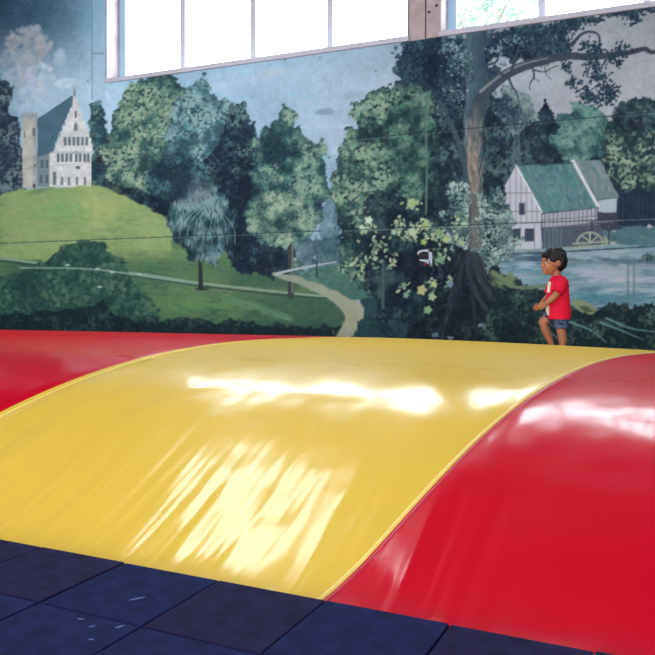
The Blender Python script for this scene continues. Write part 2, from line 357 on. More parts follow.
    poly([(50, 151.5), (96, 151.5), (96, 153), (50, 153)], (168, 166, 166), 0, .4, .7)
    windows([64 + 4.3 * k for k in range(6)], 137, 145.5, 2.8, (98, 116, 118)); windows([57, 61.2, 65.4, 69.6, 75, 79, 83.4, 87], 153.5, 162, 2.8, (96, 112, 114))
    windows([75], 111, 118, 1.8, (90, 104, 110)); poly([(74, 131), (74, 125), (75.8, 121.5), (77.8, 125), (77.8, 131)], (110, 124, 126), 0, .5)
    windows([53], 172, 185, 3.4, (104, 110, 108)); windows([61, 68, 76, 84], 177, 185, 2.2, (110, 116, 112)); windows([76], 166, 169, 4, (92, 96, 98)); stroke([(70, 156), (76, 151), (82, 156)], .9, .9, (120, 126, 128))
    tw = poly([(23, 188), (22.4, 122), (21.4, 116), (37.8, 114), (37.2, 122), (36.8, 188)], (192, 182, 166), .4)
    blend(tw * sstep(XX, 31, 37), (140, 140, 144), .55); blend(tw * sstep(YY, 124, 114), (150, 148, 156), .8); img[:] += (tw * (N5 - .5) * 22)[..., None]
    windows([21.6, 25, 28.4, 31.8, 35], 112.6, 117, 2, (150, 148, 154)); windows([32.6, 33.6], 128, 136, 2, (108, 112, 116)); windows([24], 131, 138, 1.6, (120, 120, 122)); windows([34], 164, 167, 2, (110, 106, 100)); windows([33], 184, 188, 2.6, (70, 66, 70))
    dab(101, 160, 3.2, 3.8, 0, (46, 36, 52), .9)
    foliage([(214, 150), (256, 146), (262, 240), (236, 262), (222, 236)], NAVY, 400, 2.2, 3, bias=-.1)
    # ---- hill and meadow
    hill = [(-95, 226), (-40, 206), (0, 196), (20, 190), (50, 187), (95, 186.5), (112, 190), (126, 197), (146, 206), (162, 214), (172, 226), (182, 250), (240, 262), (262, 276), (262, 300), (-95, 300)]
    brushed(hill, [(104, 136, 84), (124, 150, 88), (142, 162, 92), (154, 168, 98), (166, 174, 106)], 1500, 6, 1.6, -.08, 1.2, .3, .4)
    for _ in range(110):
        x, y = rng.normal(100, 13), rng.normal(212, 12); dab(x, y, rng.uniform(3, 8), rng.uniform(2, 5), .3, (170, 176, 96), .16)
    for _ in range(60): dab(rng.normal(62, 12), rng.normal(211, 5), rng.uniform(3, 8), rng.uniform(2, 4), 0, (116, 166, 84), .22)
    brushed([(-95, 268), (0, 258), (100, 262), (180, 258), (262, 268), (345, 296), (345, 345), (-95, 345)], [(46, 80, 66), (60, 98, 70), (78, 114, 74), (98, 132, 78)], 1700, 7, 1.7, .12, 2, .3, .45)
    poly([(170, 236), (240, 236), (300, 268), (300, 300), (170, 300)], (84, 116, 76), 2, 2)
    poly([(356, 292), (400, 284), (400, 350), (362, 350), (366, 316)], (30, 56, 64), 2, 2)
    blend(sstep(XX, 190, 330) * sstep(YY, 286, 300) * (XX < 350), (40, 76, 70), .62)
    blend(sstep(XX, 215, 245) * sstep(YY, 262, 272) * (1 - sstep(YY, 286, 292)) * (XX < 300), (50, 86, 70), .6)
    for _ in range(110): dab(rng.uniform(120, 230), rng.normal(296 + 6, 8), rng.uniform(4, 10), rng.uniform(1, 2.4), .16, (88, 134, 70), .3)
    for _ in range(60): x = rng.uniform(225, 290); dab(x, 298 + (x - 225) * .32 + rng.normal(0, 2), rng.uniform(4, 9), 1.4, .3, (92, 134, 92), .3)
    for _ in range(50): dab(rng.uniform(170, 260), rng.normal(289, 2), rng.uniform(3, 6), 1.1, .12, (104, 120, 84), .35)
    for _ in range(420):
        x = rng.uniform(100, 300); y = rng.normal(258 + max(0, x - 180) * .08, 6)
        if x > 205 and y < 252: continue
        t = min(1, max(0, (y - 246) / 22 + max(0, x - 150) * .004)); dab(x, y, rng.uniform(4, 10), rng.uniform(1, 2.2), .12, np.array((134, 154, 90)) * (1 - t) + np.array((74, 110, 74)) * t + rng.normal(0, 6, 3), .5)
    # ---- paths
    stroke(curve([(-90, 250), (0, 258), (60, 266), (140, 274), (200, 283), (290, 293), (344, 298)]), 2.6, 2.0, (132, 152, 126), .85)
    stroke(curve([(-90, 253), (0, 261), (60, 269), (140, 277), (200, 286), (290, 296), (330, 298)]), 1.8, 1.6, (44, 70, 66), .6)
    # dark bush in front of the hill
    foliage([(-95, 284), (-30, 282), (0, 276), (28, 268), (48, 258), (64, 246), (84, 240), (108, 238), (112, 246), (106, 254), (122, 262), (124, 274), (134, 284), (160, 316), (160, 345), (-95, 345)],
            [(30, 72, 66), (42, 92, 76), (58, 112, 84), (80, 130, 92)], 1500, 3.2, 4, bias=.05, contrast=1.6, a=.55)
    stroke(curve([(20, 268), (60, 268), (100, 270), (150, 277), (200, 284)]), 1.6, 2.2, (124, 152, 128), .55)
    for x, y in [(68, 265), (99, 269), (101, 287), (140, 274), (112, 272)]: dab(x, y, 2.4, 1, .1, (178, 200, 176), .8)
    foliage([(-95, 316), (0, 316), (60, 308), (95, 306), (104, 296), (108, 296), (106, 312), (140, 320), (200, 320), (345, 328), (345, 350), (-95, 350)], [(18, 40, 50), (26, 54, 58), (36, 72, 70), (52, 92, 80)], 1000, 2.6, 3, bias=-.05, contrast=1.6, a=.6)
    poly([(-95, 343), (370, 343), (370, 404), (-95, 404)], (20, 42, 50), 2, 3)
    # ---- understorey behind the middle trees
    foliage([(222, 232), (250, 226), (286, 230), (296, 254), (292, 280), (262, 276), (236, 272), (224, 252)], NAVY, 420, 2.2, 4, bias=-.28)
    foliage([(296, 236), (310, 226), (318, 250), (314, 278), (296, 280)], [(52, 88, 98), (74, 112, 118), (100, 140, 146), (130, 164, 172)], 120, 2.2, 3, fill=.6)
    foliage([(226, 222), (246, 226), (250, 244), (230, 244)], NAVY, 90, 2.2, 3, bias=-.2)
    # ---- centre tree
    stroke(curve([(291, 226), (290, 250), (291, 270), (291, 296)]), 3.6, 6, (58, 66, 64), 1); stroke([(292.4, 236), (292.4, 292)], 1.4, 2, (104, 110, 92), .8)
    stroke([(272.5, 240), (273, 280)], 2, 2.6, (40, 52, 58)); stroke([(316, 236), (317, 276)], 1.6, 2, (62, 88, 92)); stroke([(310, 240), (310, 272)], 1.2, 1.4, (80, 108, 114))
    foliage([(276, 118), (282, 104), (290, 106), (298, 124), (306, 138), (322, 146), (328, 158), (326, 176), (330, 196), (322, 222), (300, 240), (276, 246), (252, 238), (244, 210), (250, 176), (254, 140), (264, 124)],
            [(28, 62, 72), (42, 84, 86), (66, 116, 108), (98, 146, 122), (136, 172, 138)], 1900, 2.3, 5, bias=0)
    foliage([(262, 196), (276, 188), (292, 196), (302, 212), (300, 232), (278, 240), (254, 232), (246, 216)], [(40, 78, 78), (74, 116, 98), (116, 152, 120), (162, 184, 146)], 420, 2.0, 7, bias=.02, fill=.2)
    # weeping tree
    stroke([(200, 246), (201, 288)], 2.6, 4.6, (44, 50, 52)); dab(202, 289, 7, 1.5, 0, (36, 50, 52), .8)
    foliage([(186, 182), (198, 178), (210, 186), (226, 198), (234, 214), (236, 236), (232, 254), (220, 252), (212, 264), (200, 254), (190, 262), (182, 250), (172, 240), (167, 222), (170, 204), (176, 190)],
            [(22, 50, 62), (34, 72, 82), (58, 102, 108), (94, 136, 138), (128, 164, 160)], 1100, 1.7, 3, bias=.0, droop=True)
    foliage([(180, 186), (196, 176), (212, 184), (208, 198), (186, 202), (176, 196)], [(44, 68, 84), (78, 104, 114), (118, 140, 142)], 110, 2.0, 3, bias=0, fill=.3)
    for k in range(9):
        a0 = k * .34 - .1; stroke(curve([(204, 204), (204 + 14 * math.cos(a0 - 1.6) , 204 - 8 + 3 * abs(k - 4) * .5), (204 + (k - 4) * 7.2, 222 + abs(k - 4)), (204 + (k - 4) * 7.8, 244)], 8), 1.2, .8, (112, 148, 146), .45)
    # ---- winding path
    stroke(curve([(274, 274), (284, 277), (300, 280), (312, 285), (326, 290), (338, 296), (348, 304), (355, 314), (356, 324), (350, 336), (344, 352)], 14), 3.4, 24, (136, 144, 122), 1, .05, (158, 154, 122))
    for _ in range(110): t = rng.uniform(0, 1); dab(352 - 6 * t + rng.normal(0, 5 * (.4 + t)), 312 + 30 * t, rng.uniform(1.5, 4), rng.uniform(.7, 1.6), 1.2, np.array((156, 152, 120)) + rng.normal(0, 14, 3), .4)
    stroke(curve([(276, 274), (292, 270), (312, 266), (336, 262)]), 2.6, 1.4, (158, 170, 168), .9)
    brushed([(300, 276), (316, 269), (342, 266), (372, 276), (372, 300), (352, 300), (330, 288)], [(44, 84, 80), (62, 106, 92), (84, 126, 104)], 160, 4, 1.3, .1, 2, .3, .5)
    stroke([(317, 262), (317, 277)], 1.8, 2.2, (52, 72, 78))
    # ---- right hand wood: bank and shade under the trees
    brushed([(362, 296), (400, 290), (450, 300), (520, 296), (760, 300), (760, 404), (345, 404), (352, 340), (364, 318)], [(16, 34, 46), (24, 48, 58), (34, 66, 70), (50, 86, 80)], 1400, 5, 1.6, .3, 3, .7, .5)
    # water and far bank
    brushed([(492, 250), (560, 246), (655, 240), (760, 240), (760, 312), (600, 312), (540, 300), (500, 296)], [(66, 112, 128), (96, 132, 146), (128, 150, 160), (158, 166, 174)], 1000, 9, 1.1, .02, 2, .05, .45)
    for x, y, l, h_, c, n in [(628, 279, 60, 4, (172, 168, 178), 70), (590, 272, 26, 5, (168, 168, 180), 50), (640, 290, 60, 3, (166, 168, 174), 40), (600, 298, 60, 5, (70, 124, 140), 80), (680, 302, 60, 5, (86, 132, 140), 60), (620, 261, 70, 4, (78, 104, 118), 80), (540, 258, 30, 3, (60, 88, 104), 50), (520, 268, 26, 5, (84, 132, 146), 50), (650, 268, 50, 2.4, (146, 154, 160), 40), (540, 282, 22, 8, (108, 148, 160), 50), (526, 266, 8, 4, (150, 172, 182), 16)]:
        for _ in range(n): dab(x + rng.normal(0, l * .5), y + rng.normal(0, h_ * .5), rng.uniform(3, 11), rng.uniform(.6, 1.4), 0, np.array(c) + rng.normal(0, 7, 3), .4)
    for x in (628, 634, 664): stroke([(x, 258), (x, 300)], 1.5, 2.5, (84, 110, 120), .3)
    brushed([(488, 252), (520, 250), (560, 248), (600, 245), (660, 243), (760, 238), (760, 226), (640, 228), (600, 238), (540, 244), (500, 244)], [(88, 112, 90), (118, 138, 100), (142, 158, 112), (162, 172, 128)], 400, 5, 1.1, -.04, 1.5, .15, .5)
    stroke([(488, 255), (560, 252), (660, 246), (760, 242)], 1.8, 1.6, (52, 72, 84), .8)
    # ---- dark backdrop of the right hand wood
    foliage([(486, 120), (520, 118), (560, 116), (610, 120), (655, 110), (760, 110), (760, 232), (640, 230), (486, 250)], [(28, 46, 64), (40, 62, 78), (54, 82, 92), (74, 106, 108), (98, 130, 122)], 1800, 2.8, 5, bias=-.12)
    for _ in range(40): x = rng.uniform(490, 520); stroke([(x, rng.uniform(128, 150)), (x + rng.normal(0, 4), rng.uniform(170, 196))], 1, 1, (84, 106, 112), .35)
    foliage([(556, 116), (574, 106), (598, 108), (616, 122), (616, 146), (600, 158), (560, 158), (548, 140)], [(44, 84, 88), (62, 112, 112), (86, 138, 128), (112, 160, 142)], 500, 2.6, 4, bias=.05)
    foliage([(604, 124), (618, 106), (636, 98), (655, 100), (760, 96), (760, 196), (640, 194), (612, 176), (600, 150)], [(36, 62, 70), (54, 86, 84), (84, 118, 102), (122, 152, 118), (150, 174, 136)], 1000, 2.5, 5, bias=-.1, lit=(626, 158, .5, 34))
    foliage([(604, 116), (630, 98), (655, 100), (700, 96), (740, 110), (655, 130), (620, 134)], NAVY, 300, 2.3, 4, bias=-.05, fill=.6)
    foliage([(545, 98), (549, 108), (558, 126), (556, 134), (536, 134), (536, 124), (542, 108)], [(20, 36, 58), (28, 50, 70), (44, 70, 84)], 170, 2, 2, bias=-.1)
    foliage([(488, 100), (504, 90), (528, 96), (536, 120), (520, 132), (490, 134)], [(52, 78, 92), (86, 112, 118), (122, 146, 142), (140, 160, 156)], 280, 2.1, 5, bias=0, fill=.6)
    poly([(614, 196), (640, 190), (760, 190), (760, 226), (618, 226)], (34, 48, 68), 3, 2)
    for k in range(28): stroke([(618 + k * 5, 196), (618 + k * 5, 224)], .8, .8, (54, 68, 86), .5)
    brushed([(600, 232), (640, 226), (760, 226), (760, 240), (640, 246), (610, 244)], [(54, 84, 96), (74, 108, 116), (100, 130, 130)], 120, 5, 1.2, 0, 2, .2, .5)
    # ---- water mill
    WH, WL, TB = (186, 180, 188), (166, 162, 172), (92, 88, 100)
    poly([(574, 161), (600, 160), (619, 197), (598, 200)], (112, 130, 132), .5); 
    for _ in range(80):
        t, s_ = rng.uniform(0, 1), rng.uniform(0, 1); dab(576 + 24 * s_ + 20 * t, 163 + 33 * t, 1, 3.2, -.5, np.array(((92, 124, 118), (136, 142, 148))[rng.random() < .5]) + rng.normal(0, 8, 3), .5)
    poly([(598, 200), (617, 198), (616.5, 214), (598, 214)], (170, 180, 184), .3); poly([(597, 212), (618, 212), (617, 230), (598, 230)], (62, 62, 78), .6)
    poly([(516, 166), (524, 174), (541.5, 212), (541.5, 249), (500, 249), (500, 193)], WH, .3)
    roof = poly([(516, 166), (574, 164), (598, 207), (542.5, 213)], (78, 120, 120), .4)
    for _ in range(330):
        t, s_ = rng.uniform(.02, .98), rng.uniform(.02, .98)
        dab(517 + 57 * s_ + (25 - 1 * s_) * t, 166.5 + 44 * t - 3 * s_, 1.1, rng.uniform(2, 4.5), -.5, np.array(((62, 104, 108), (82, 132, 130), (104, 146, 144), (106, 128, 138))[rng.integers(4)]) + rng.normal(0, 6, 3), .45)
    stroke([(516, 165), (542, 212.5)], 1.6, 1.8, (214, 206, 208)); stroke([(573, 161), (598, 206)], 3.2, 3.4, (206, 198, 200)); stroke([(516, 165.4), (574, 163.4)], 1, 1, (60, 84, 92), .8)
    poly([(542, 213), (597, 207), (597, 224), (542, 228)], WL, .3); poly([(542, 228), (600, 222), (606, 244), (542, 249)], (78, 86, 100), .6)
    for k in range(13): x = 545 + k * 4.2; stroke([(x, 213 - k * .4), (x, 227 - k * .35)], 1.1, 1.1, (116, 104, 112), .8)
    stroke([(542, 220.5), (597, 216)], 1, 1, (120, 106, 112), .9); stroke([(542, 227.8), (597, 224)], 1.2, 1.2, (110, 100, 108), .9); stroke([(542, 213.6), (598, 207.6)], 1.4, 1.4, (70, 86, 90), .8)
    for x in (505, 510, 516, 521, 526.5, 532, 537): 
        yt = 166 + abs(x - 516) * (1.65 if x < 516 else 1.84) + 1; stroke([(x, yt), (x, 222)], 1, 1, (132, 122, 130), .7)
    for y in (193, 211.5, 222.5): stroke([(500 if y > 195 else 501, y), (534 if y < 195 else 541, y)], 1, 1, (124, 114, 122), .75)
    stroke([(520.5, 226), (520.5, 248)], 1, 1, (132, 122, 130), .6); stroke([(534.6, 224), (534.6, 248)], 1, 1, (132, 122, 130), .6)
    for x0, x1, y0, y1 in [(519, 525, 203, 215), (504, 509, 204, 216), (513, 520.4, 228.5, 241.5), (525, 534, 228.5, 241.5)]: poly([(x0, y0), (x1, y0), (x1, y1), (x0, y1)], (58, 66, 84), .2)
    for k in range(5): stroke([(545 + k * 4, 229), (545 + k * 4, 248)], 1.4, 1.4, (92, 114, 122), .5)
    for _ in range(90): dab(rng.uniform(564, 600), rng.uniform(227, 246), rng.uniform(1, 2.4), .8, 0, np.array((78, 78, 92)) + rng.normal(0, 12, 3), .6)
    stroke([(590, 222), (612, 222)], 2, 2, (100, 96, 108), .9); stroke([(592, 222), (592, 244)], 1.6, 1.6, (58, 58, 72)); stroke([(609, 222), (609, 244)], 1.6, 1.6, (66, 66, 80))
    wh = [(590 + 13 * math.cos(a_), 244 - 11.5 * math.sin(a_)) for a_ in np.linspace(0, math.pi, 18)]
    stroke(wh, 1.8, 1.8, (150, 152, 132)); stroke([(573, 244), (608, 241.5)], 1.8, 1.8, (150, 152, 132)); stroke([(582, 236), (592, 243)], 1.2, 1.2, (160, 164, 144)); stroke([(598, 236), (590, 243)], 1.2, 1.2, (160, 164, 144)); stroke([(590, 233), (590, 243)], 1.2, 1.2, (160, 164, 144)); stroke([(575, 247), (606, 245)], 1.6, 1.6, (142, 150, 126))
    # ---- right hand middle trees
    R1 = [(26, 54, 62), (40, 78, 78), (66, 110, 94), (102, 144, 114), (140, 172, 134)]
    foliage([(398, 50), (404, 38), (426, 34), (446, 34), (468, 36), (540, 24), (560, 30), (570, 60), (530, 66), (500, 62), (486, 90), (486, 136), (440, 150), (410, 120), (396, 84)], [(22, 44, 66), (30, 60, 78), (44, 82, 94), (70, 112, 116), (104, 142, 146)], 1500, 2.5, 6, bias=-.1, fill=.8)
    foliage([(358, 104), (372, 92), (392, 88), (416, 84), (432, 90), (446, 120), (452, 170), (450, 240), (420, 300), (366, 296), (344, 270), (336, 236), (332, 210), (330, 176), (340, 150), (352, 128)], R1, 2600, 2.6, 6, bias=.0, lit=(356, 170, .25, 60))
    foliage([(372, 196), (404, 186), (438, 200), (452, 240), (456, 300), (430, 330), (380, 318), (368, 280), (362, 236)], [(14, 28, 48), (20, 42, 58), (32, 62, 72), (52, 88, 88)], 1100, 2.5, 7, bias=-.05, fill=.8)
    foliage([(428, 36), (440, 36), (442, 66), (436, 88), (426, 90), (420, 60)], [(18, 36, 60), (26, 50, 72), (40, 70, 88)], 160, 2.2, 3, bias=-.1)
    foliage([(396, 106), (420, 96), (436, 120), (436, 176), (420, 200), (398, 190), (388, 150)], [(28, 62, 68), (46, 92, 84), (74, 124, 100), (108, 152, 122)], 520, 2.3, 6, bias=.05, fill=.4)
    stroke(curve([(427, 92), (426, 130), (427, 172), (426, 214)]), 2.4, 2, (86, 110, 100), .7)
    stroke([(383, 262), (383, 308)], 2.4, 3, (70, 86, 86), .8); stroke([(340, 250), (341, 272)], 1.5, 2, (52, 78, 84), .7)
    foliage([(436, 96), (462, 84), (498, 96), (506, 130), (508, 190), (500, 230), (440, 230), (436, 160)], [(24, 42, 60), (36, 60, 74), (52, 82, 90), (78, 110, 112)], 900, 2.3, 5, bias=-.1)
    # ---- the big tree: trunk, roots, boughs
    poly([(466, 20), (486, 20), (487, 60), (490, 84), (489, 108), (482, 136), (482, 180), (484, 226), (490, 252), (460, 252), (464, 200), (465, 150), (463, 110), (467, 70)], (62, 82, 94), 1.6, 1.4)
    for _ in range(420):
        y = rng.uniform(28, 150); x = rng.uniform(466, 486) if y < 118 else rng.uniform(464, 481)
        sh = (476 - x) * 1.7; dab(x, y, rng.uniform(.6, 1.2), rng.uniform(3, 8), rng.normal(0, .06), np.array((66, 88, 98)) + sh + rng.normal(0, 10, 3), .5)
    stroke(curve([(474, 120), (473, 150), (473, 190), (475, 236)]), 8, 13, (148, 128, 110), .85, .1, (104, 98, 92))
    for _ in range(160): y = rng.uniform(122, 232); dab(rng.normal(474, 3.6), y, .8, rng.uniform(3, 8), rng.normal(0, .06), np.array(((172, 150, 130), (104, 94, 88), (140, 122, 104))[rng.integers(3)]) + rng.normal(0, 8, 3), .5)
    stroke(curve([(448, 118), (456, 136), (463, 160), (468, 184)]), 5, 4, (62, 78, 88), .9)
    RB = (34, 44, 58)
    foliage([(446, 240), (490, 232), (500, 262), (512, 290), (540, 316), (560, 350), (400, 350), (416, 318), (440, 280)], [(14, 26, 42), (22, 38, 52), (32, 52, 62), (48, 70, 72)], 900, 2.4, 5, bias=-.1, fill=.9)
    poly([(464, 238), (486, 238), (490, 262), (504, 290), (526, 316), (546, 334), (516, 338), (486, 322), (476, 330), (466, 318), (448, 336), (434, 338), (446, 312), (456, 286), (462, 262)], (22, 32, 44), 3, 4, .6)
    for pts, w0, w1, c in [([(474, 246), (477, 268), (488, 292), (508, 314), (534, 330)], 8, 3, (48, 56, 66)), ([(468, 250), (470, 276), (480, 300), (502, 326), (524, 338)], 6, 3, (52, 58, 68)), ([(464, 252), (458, 284), (448, 312), (440, 338)], 6, 5, (36, 44, 58)), ([(479, 250), (486, 270), (502, 290), (522, 304)], 4, 2, (62, 66, 72)), ([(470, 262), (473, 300), (477, 336)], 4, 3, (40, 48, 60))]:
        stroke(curve(pts), w0, w1, c, .5, .15)
    for _ in range(130):
        t = rng.uniform(0, 1); x0 = rng.choice([0, 1, 2]); P3 = [((474, 246), (486, 292), (534, 330)), ((470, 250), (480, 300), (522, 338)), ((465, 252), (456, 290), (440, 338))][x0]
        q = [(1 - t) ** 2 * P3[0][k] + 2 * t * (1 - t) * P3[1][k] + t * t * P3[2][k] for k in (0, 1)]
        dx, dy = P3[2][0] - P3[0][0], P3[2][1] - P3[0][1]
        dab(q[0] + rng.normal(0, 2.5), q[1] + rng.normal(0, 2), rng.uniform(3, 7), rng.uniform(.5, 1.1), math.atan2(dy, dx), np.array(((62, 68, 72), (26, 34, 46), (44, 52, 60))[rng.integers(3)]) + rng.normal(0, 6, 3), .45)
    BR = (62, 72, 84)
    stroke(curve([(474, 116), (480, 100), (490, 88), (504, 76), (522, 67), (545, 60), (566, 56), (590, 57), (612, 55), (632, 52), (645, 49), (656, 52), (700, 40)]), 11, 2.6, BR, 1, .06, (58, 62, 78))
    stroke(curve([(480, 92), (492, 82), (506, 72), (524, 64), (548, 58)]), 3, 1.6, (118, 124, 126), .6, .1)
    for pts, w in [([(504, 76), (496, 70), (488, 68), (482, 64)], 3), ([(482, 66), (496, 62), (500, 52), (510, 46)], 2.6), ([(512, 70), (516, 56), (520, 46), (528, 42)], 3), ([(518, 52), (528, 50), (534, 54)], 1.5), ([(500, 64), (506, 66), (504, 62)], 1.4),
                   ([(508, 76), (512, 86), (516, 92), (519, 102)], 2.6), ([(532, 66), (534, 76), (530, 84), (530, 90)], 2), ([(534, 70), (544, 72), (552, 68), (558, 66)], 1.8), ([(534, 78), (540, 82)], 1.2), ([(560, 56), (572, 44), (582, 34), (592, 32), (599, 36), (599, 46), (595, 52)], 3.4),
                   ([(560, 58), (566, 70), (572, 76), (572, 84)], 1.6), ([(545, 64), (546, 74), (552, 80)], 1.2), ([(466, 84), (456, 86), (446, 92), (440, 104), (442, 114), (448, 122)], 3), ([(464, 80), (452, 84), (442, 84)], 2), ([(468, 66), (458, 72), (450, 70)], 1.8), ([(448, 122), (442, 130), (436, 138)], 1.8)]:
        stroke(curve(pts, 10), w, w * .5, (56, 68, 82), .95)
    for _ in range(120): y = rng.uniform(104, 150); dab(rng.normal(475, 3.2), y, .8, rng.uniform(3, 7), rng.normal(0, .08), np.array(((136, 118, 104), (86, 90, 94), (116, 104, 96), (70, 84, 92))[rng.integers(4)]) + rng.normal(0, 7, 3), .45 * min(1, (y - 100) / 25))
    # leaf sprays
    def spray(x, y, rx, ry, n, p, s=1.7, a=.95):
        for _ in range(n):
            px, py = x + rng.normal(0, rx * .5), y + rng.normal(0, ry * .5)
            dab(px, py, s * rng.uniform(.7, 1.4), s * rng.uniform(.4, .7), rng.uniform(0, 3.14), np.array(pal(p, rng.uniform(0, 1))) + rng.normal(0, 4, 3), a)
    LD = [(26, 42, 62), (36, 58, 76), (52, 80, 92)]
    for x, y, rx, ry, n in [(556, 30, 14, 10, 150), (572, 24, 14, 7, 130), (562, 44, 12, 10, 120), (590, 20, 16, 4, 60), (612, 14, 20, 3, 50), (634, 18, 9, 8, 60), (650, 8, 14, 4, 50), (630, 12, 12, 4, 40), (596, 50, 8, 7, 50), (594, 66, 10, 10, 70), (600, 78, 12, 6, 60), (612, 60, 5, 4, 20), (622, 50, 10, 8, 50), (618, 62, 5, 5, 16), (606, 88, 12, 6, 60), (610, 96, 8, 8, 50), (574, 84, 8, 6, 40), (566, 66, 6, 6, 30), (596, 100, 14, 6, 70), (586, 92, 10, 8, 50), (540, 38, 12, 10, 100), (520, 34, 16, 8, 130), (498, 40, 12, 9, 100), (586, 46, 7, 6, 30), (694, 16, 30, 8, 120), (690, 60, 16, 10, 60), (410, 48, 8, 8, 50), (404, 62, 6, 6, 30), (412, 76, 8, 8, 50)]:
        spray(x, y, rx, ry, n, LD)
    for x, y, rx, ry, n in [(456, 60, 14, 16, 110), (456, 98, 12, 14, 70), (452, 46, 10, 6, 40), (496, 50, 9, 6, 30), (512, 40, 14, 5, 30)]: spray(x, y, rx, ry, n, [(96, 128, 136), (130, 156, 160), (150, 172, 176)], 1.3, .7)
    for x, y, rx, ry, n in [(456, 70, 14, 16, 110), (450, 104, 10, 14, 90), (500, 104, 12, 10, 80), (512, 112, 12, 8, 60)]: spray(x, y, rx, ry, n, LD, 1.5, .85)
    # pale bush over the trunk
    foliage([(446, 196), (458, 184), (478, 196), (496, 186), (508, 200), (516, 222), (520, 248), (508, 264), (490, 270), (470, 252), (452, 246), (440, 226)], [(38, 68, 76), (62, 98, 100), (106, 140, 132), (150, 178, 164), (176, 198, 184)], 900, 1.7, 5, bias=.02, contrast=1.8, fill=.55)
    stroke(curve([(474, 196), (474, 216), (475, 244)]), 8, 12, (100, 94, 90), .8, .15); stroke([(470, 205), (470, 244)], 2, 3, (70, 72, 78), .6)
    for _ in range(40): dab(rng.normal(474, 5), rng.uniform(215, 250), 1.4, .8, rng.uniform(0, 3), (110, 142, 130), .7)
    # yellow-green leaves over the dark wood
    YL = [(78, 112, 96), (122, 150, 116), (164, 178, 126), (190, 200, 158)]
    for x, y, rx, ry, n in [(412, 206, 8, 5, 26), (420, 226, 14, 9, 46), (436, 236, 10, 8, 30), (410, 236, 10, 8, 24), (448, 238, 10, 5, 22), (440, 256, 8, 10, 22), (432, 286, 6, 10, 16), (400, 226, 9, 8, 26), (366, 228, 10, 8, 26), (376, 250, 12, 14, 36), (390, 262, 12, 8, 20), (404, 290, 6, 6, 10), (460, 222, 10, 8, 30), (450, 282, 6, 6, 10), (360, 264, 10, 10, 26)]:
        spray(x, y, rx, ry, n, YL, 1.9, .85)
    def leaf(x, y, s, c):   # a lobed five-point leaf
        pts = []
        for k in range(10):
            a_ = k * math.pi / 5 - 1.57 + .3; r = s * (1 if k % 2 == 0 else .66); pts.append((x + r * math.cos(a_), y + r * math.sin(a_)))
        poly(pts, c, .3, .6)
    for x, y, s, c in [(422, 290, 6, (172, 162, 104)), (432, 297, 4.5, (150, 172, 116)), (434, 284, 4, (170, 182, 112)), (428, 310, 5, (120, 160, 112)), (412, 203, 5.5, (154, 172, 104)), (413, 232, 5, (176, 186, 150)), (426, 226, 4.5, (158, 174, 96)), (424, 242, 4, (150, 168, 80)), (438, 232, 4, (126, 156, 104)), (441, 260, 4.5, (112, 148, 110)), (446, 240, 4, (166, 176, 110)), (404, 285, 3.5, (112, 146, 116)), (406, 295, 3.5, (116, 150, 128)), (369, 220, 4, (190, 206, 178)), (362, 228, 3.6, (180, 200, 170)), (394, 232, 3.4, (150, 180, 150)), (450, 284, 4, (108, 128, 146)), (462, 243, 3.6, (160, 170, 110))]:
        leaf(x, y, s, c)
    # foreground bank at right
    foliage([(492, 268), (506, 272), (520, 284), (540, 288), (556, 292), (566, 320), (600, 350), (480, 350), (490, 310)], [(22, 42, 52), (32, 62, 64), (50, 86, 76), (76, 110, 88)], 500, 2.4, 3, bias=-.1, contrast=1.8)
    stroke(curve([(492, 272), (504, 280), (516, 287), (536, 287), (552, 284)]), 5, 3, (104, 118, 88), .7, .15)
    for _ in range(60): dab(rng.uniform(492, 516), rng.normal(281, 4), rng.uniform(2, 4), 1.5, .5, (110, 126, 84), .4)
    foliage([(556, 306), (590, 310), (612, 304), (640, 304), (760, 302), (760, 350), (556, 350)], [(20, 40, 50), (34, 60, 64), (54, 86, 80), (84, 116, 98)], 900, 2.2, 4, bias=-.05, contrast=1.9)
    poly([(572, 300), (580, 299), (592, 304), (598, 310), (592, 315), (582, 313), (574, 308)], (128, 136, 98), 1); poly([(578, 306), (588, 306), (596, 312), (584, 313)], (72, 88, 62), 1, 1)
    for pts in [[(600, 322), (620, 330), (644, 340)], [(570, 322), (590, 330), (606, 342)], [(606, 318), (630, 328), (655, 332)], [(540, 318), (548, 330), (560, 340)]]: stroke(curve(pts), 2, 1, (96, 136, 134), .5, .3)
    stroke(curve([(655, 256), (646, 258), (638, 262)]), 1.4, 1, (50, 80, 76)); spray(650, 258, 8, 4, 24, [(40, 74, 68), (80, 116, 92)], 1.6)
    for x, y in [(435, 335), (451, 338), (481, 325)]: spray(x, y, 3, 2, 12, [(90, 112, 124), (130, 150, 156)], 1.1)
    g_ = img @ np.array((.3, .59, .11), np.float32)
    img[:] = (img * .8 + g_[..., None] * .2) * np.array((.97, 1.0, 1.03), np.float32)
    # light unify: brush grain
    img[:] += ((N3 - .5) * 7 + (N5 - .5) * 5)[..., None]
    # pilaster strip and joints of the wall slabs showing through the paint
    blend(((XX > 94) & (XX < 107) & (YY < 106)).astype(np.float32), (150, 182, 200), .35)
    stroke([(93.5, -10), (93.5, 100)], 1, 1, (110, 142, 162), .6); stroke([(106.5, -10), (106.5, 80)], 1, 1, (176, 190, 200), .5); stroke([(93, 54), (105, 54)], 1, 1, (80, 110, 130), .6)
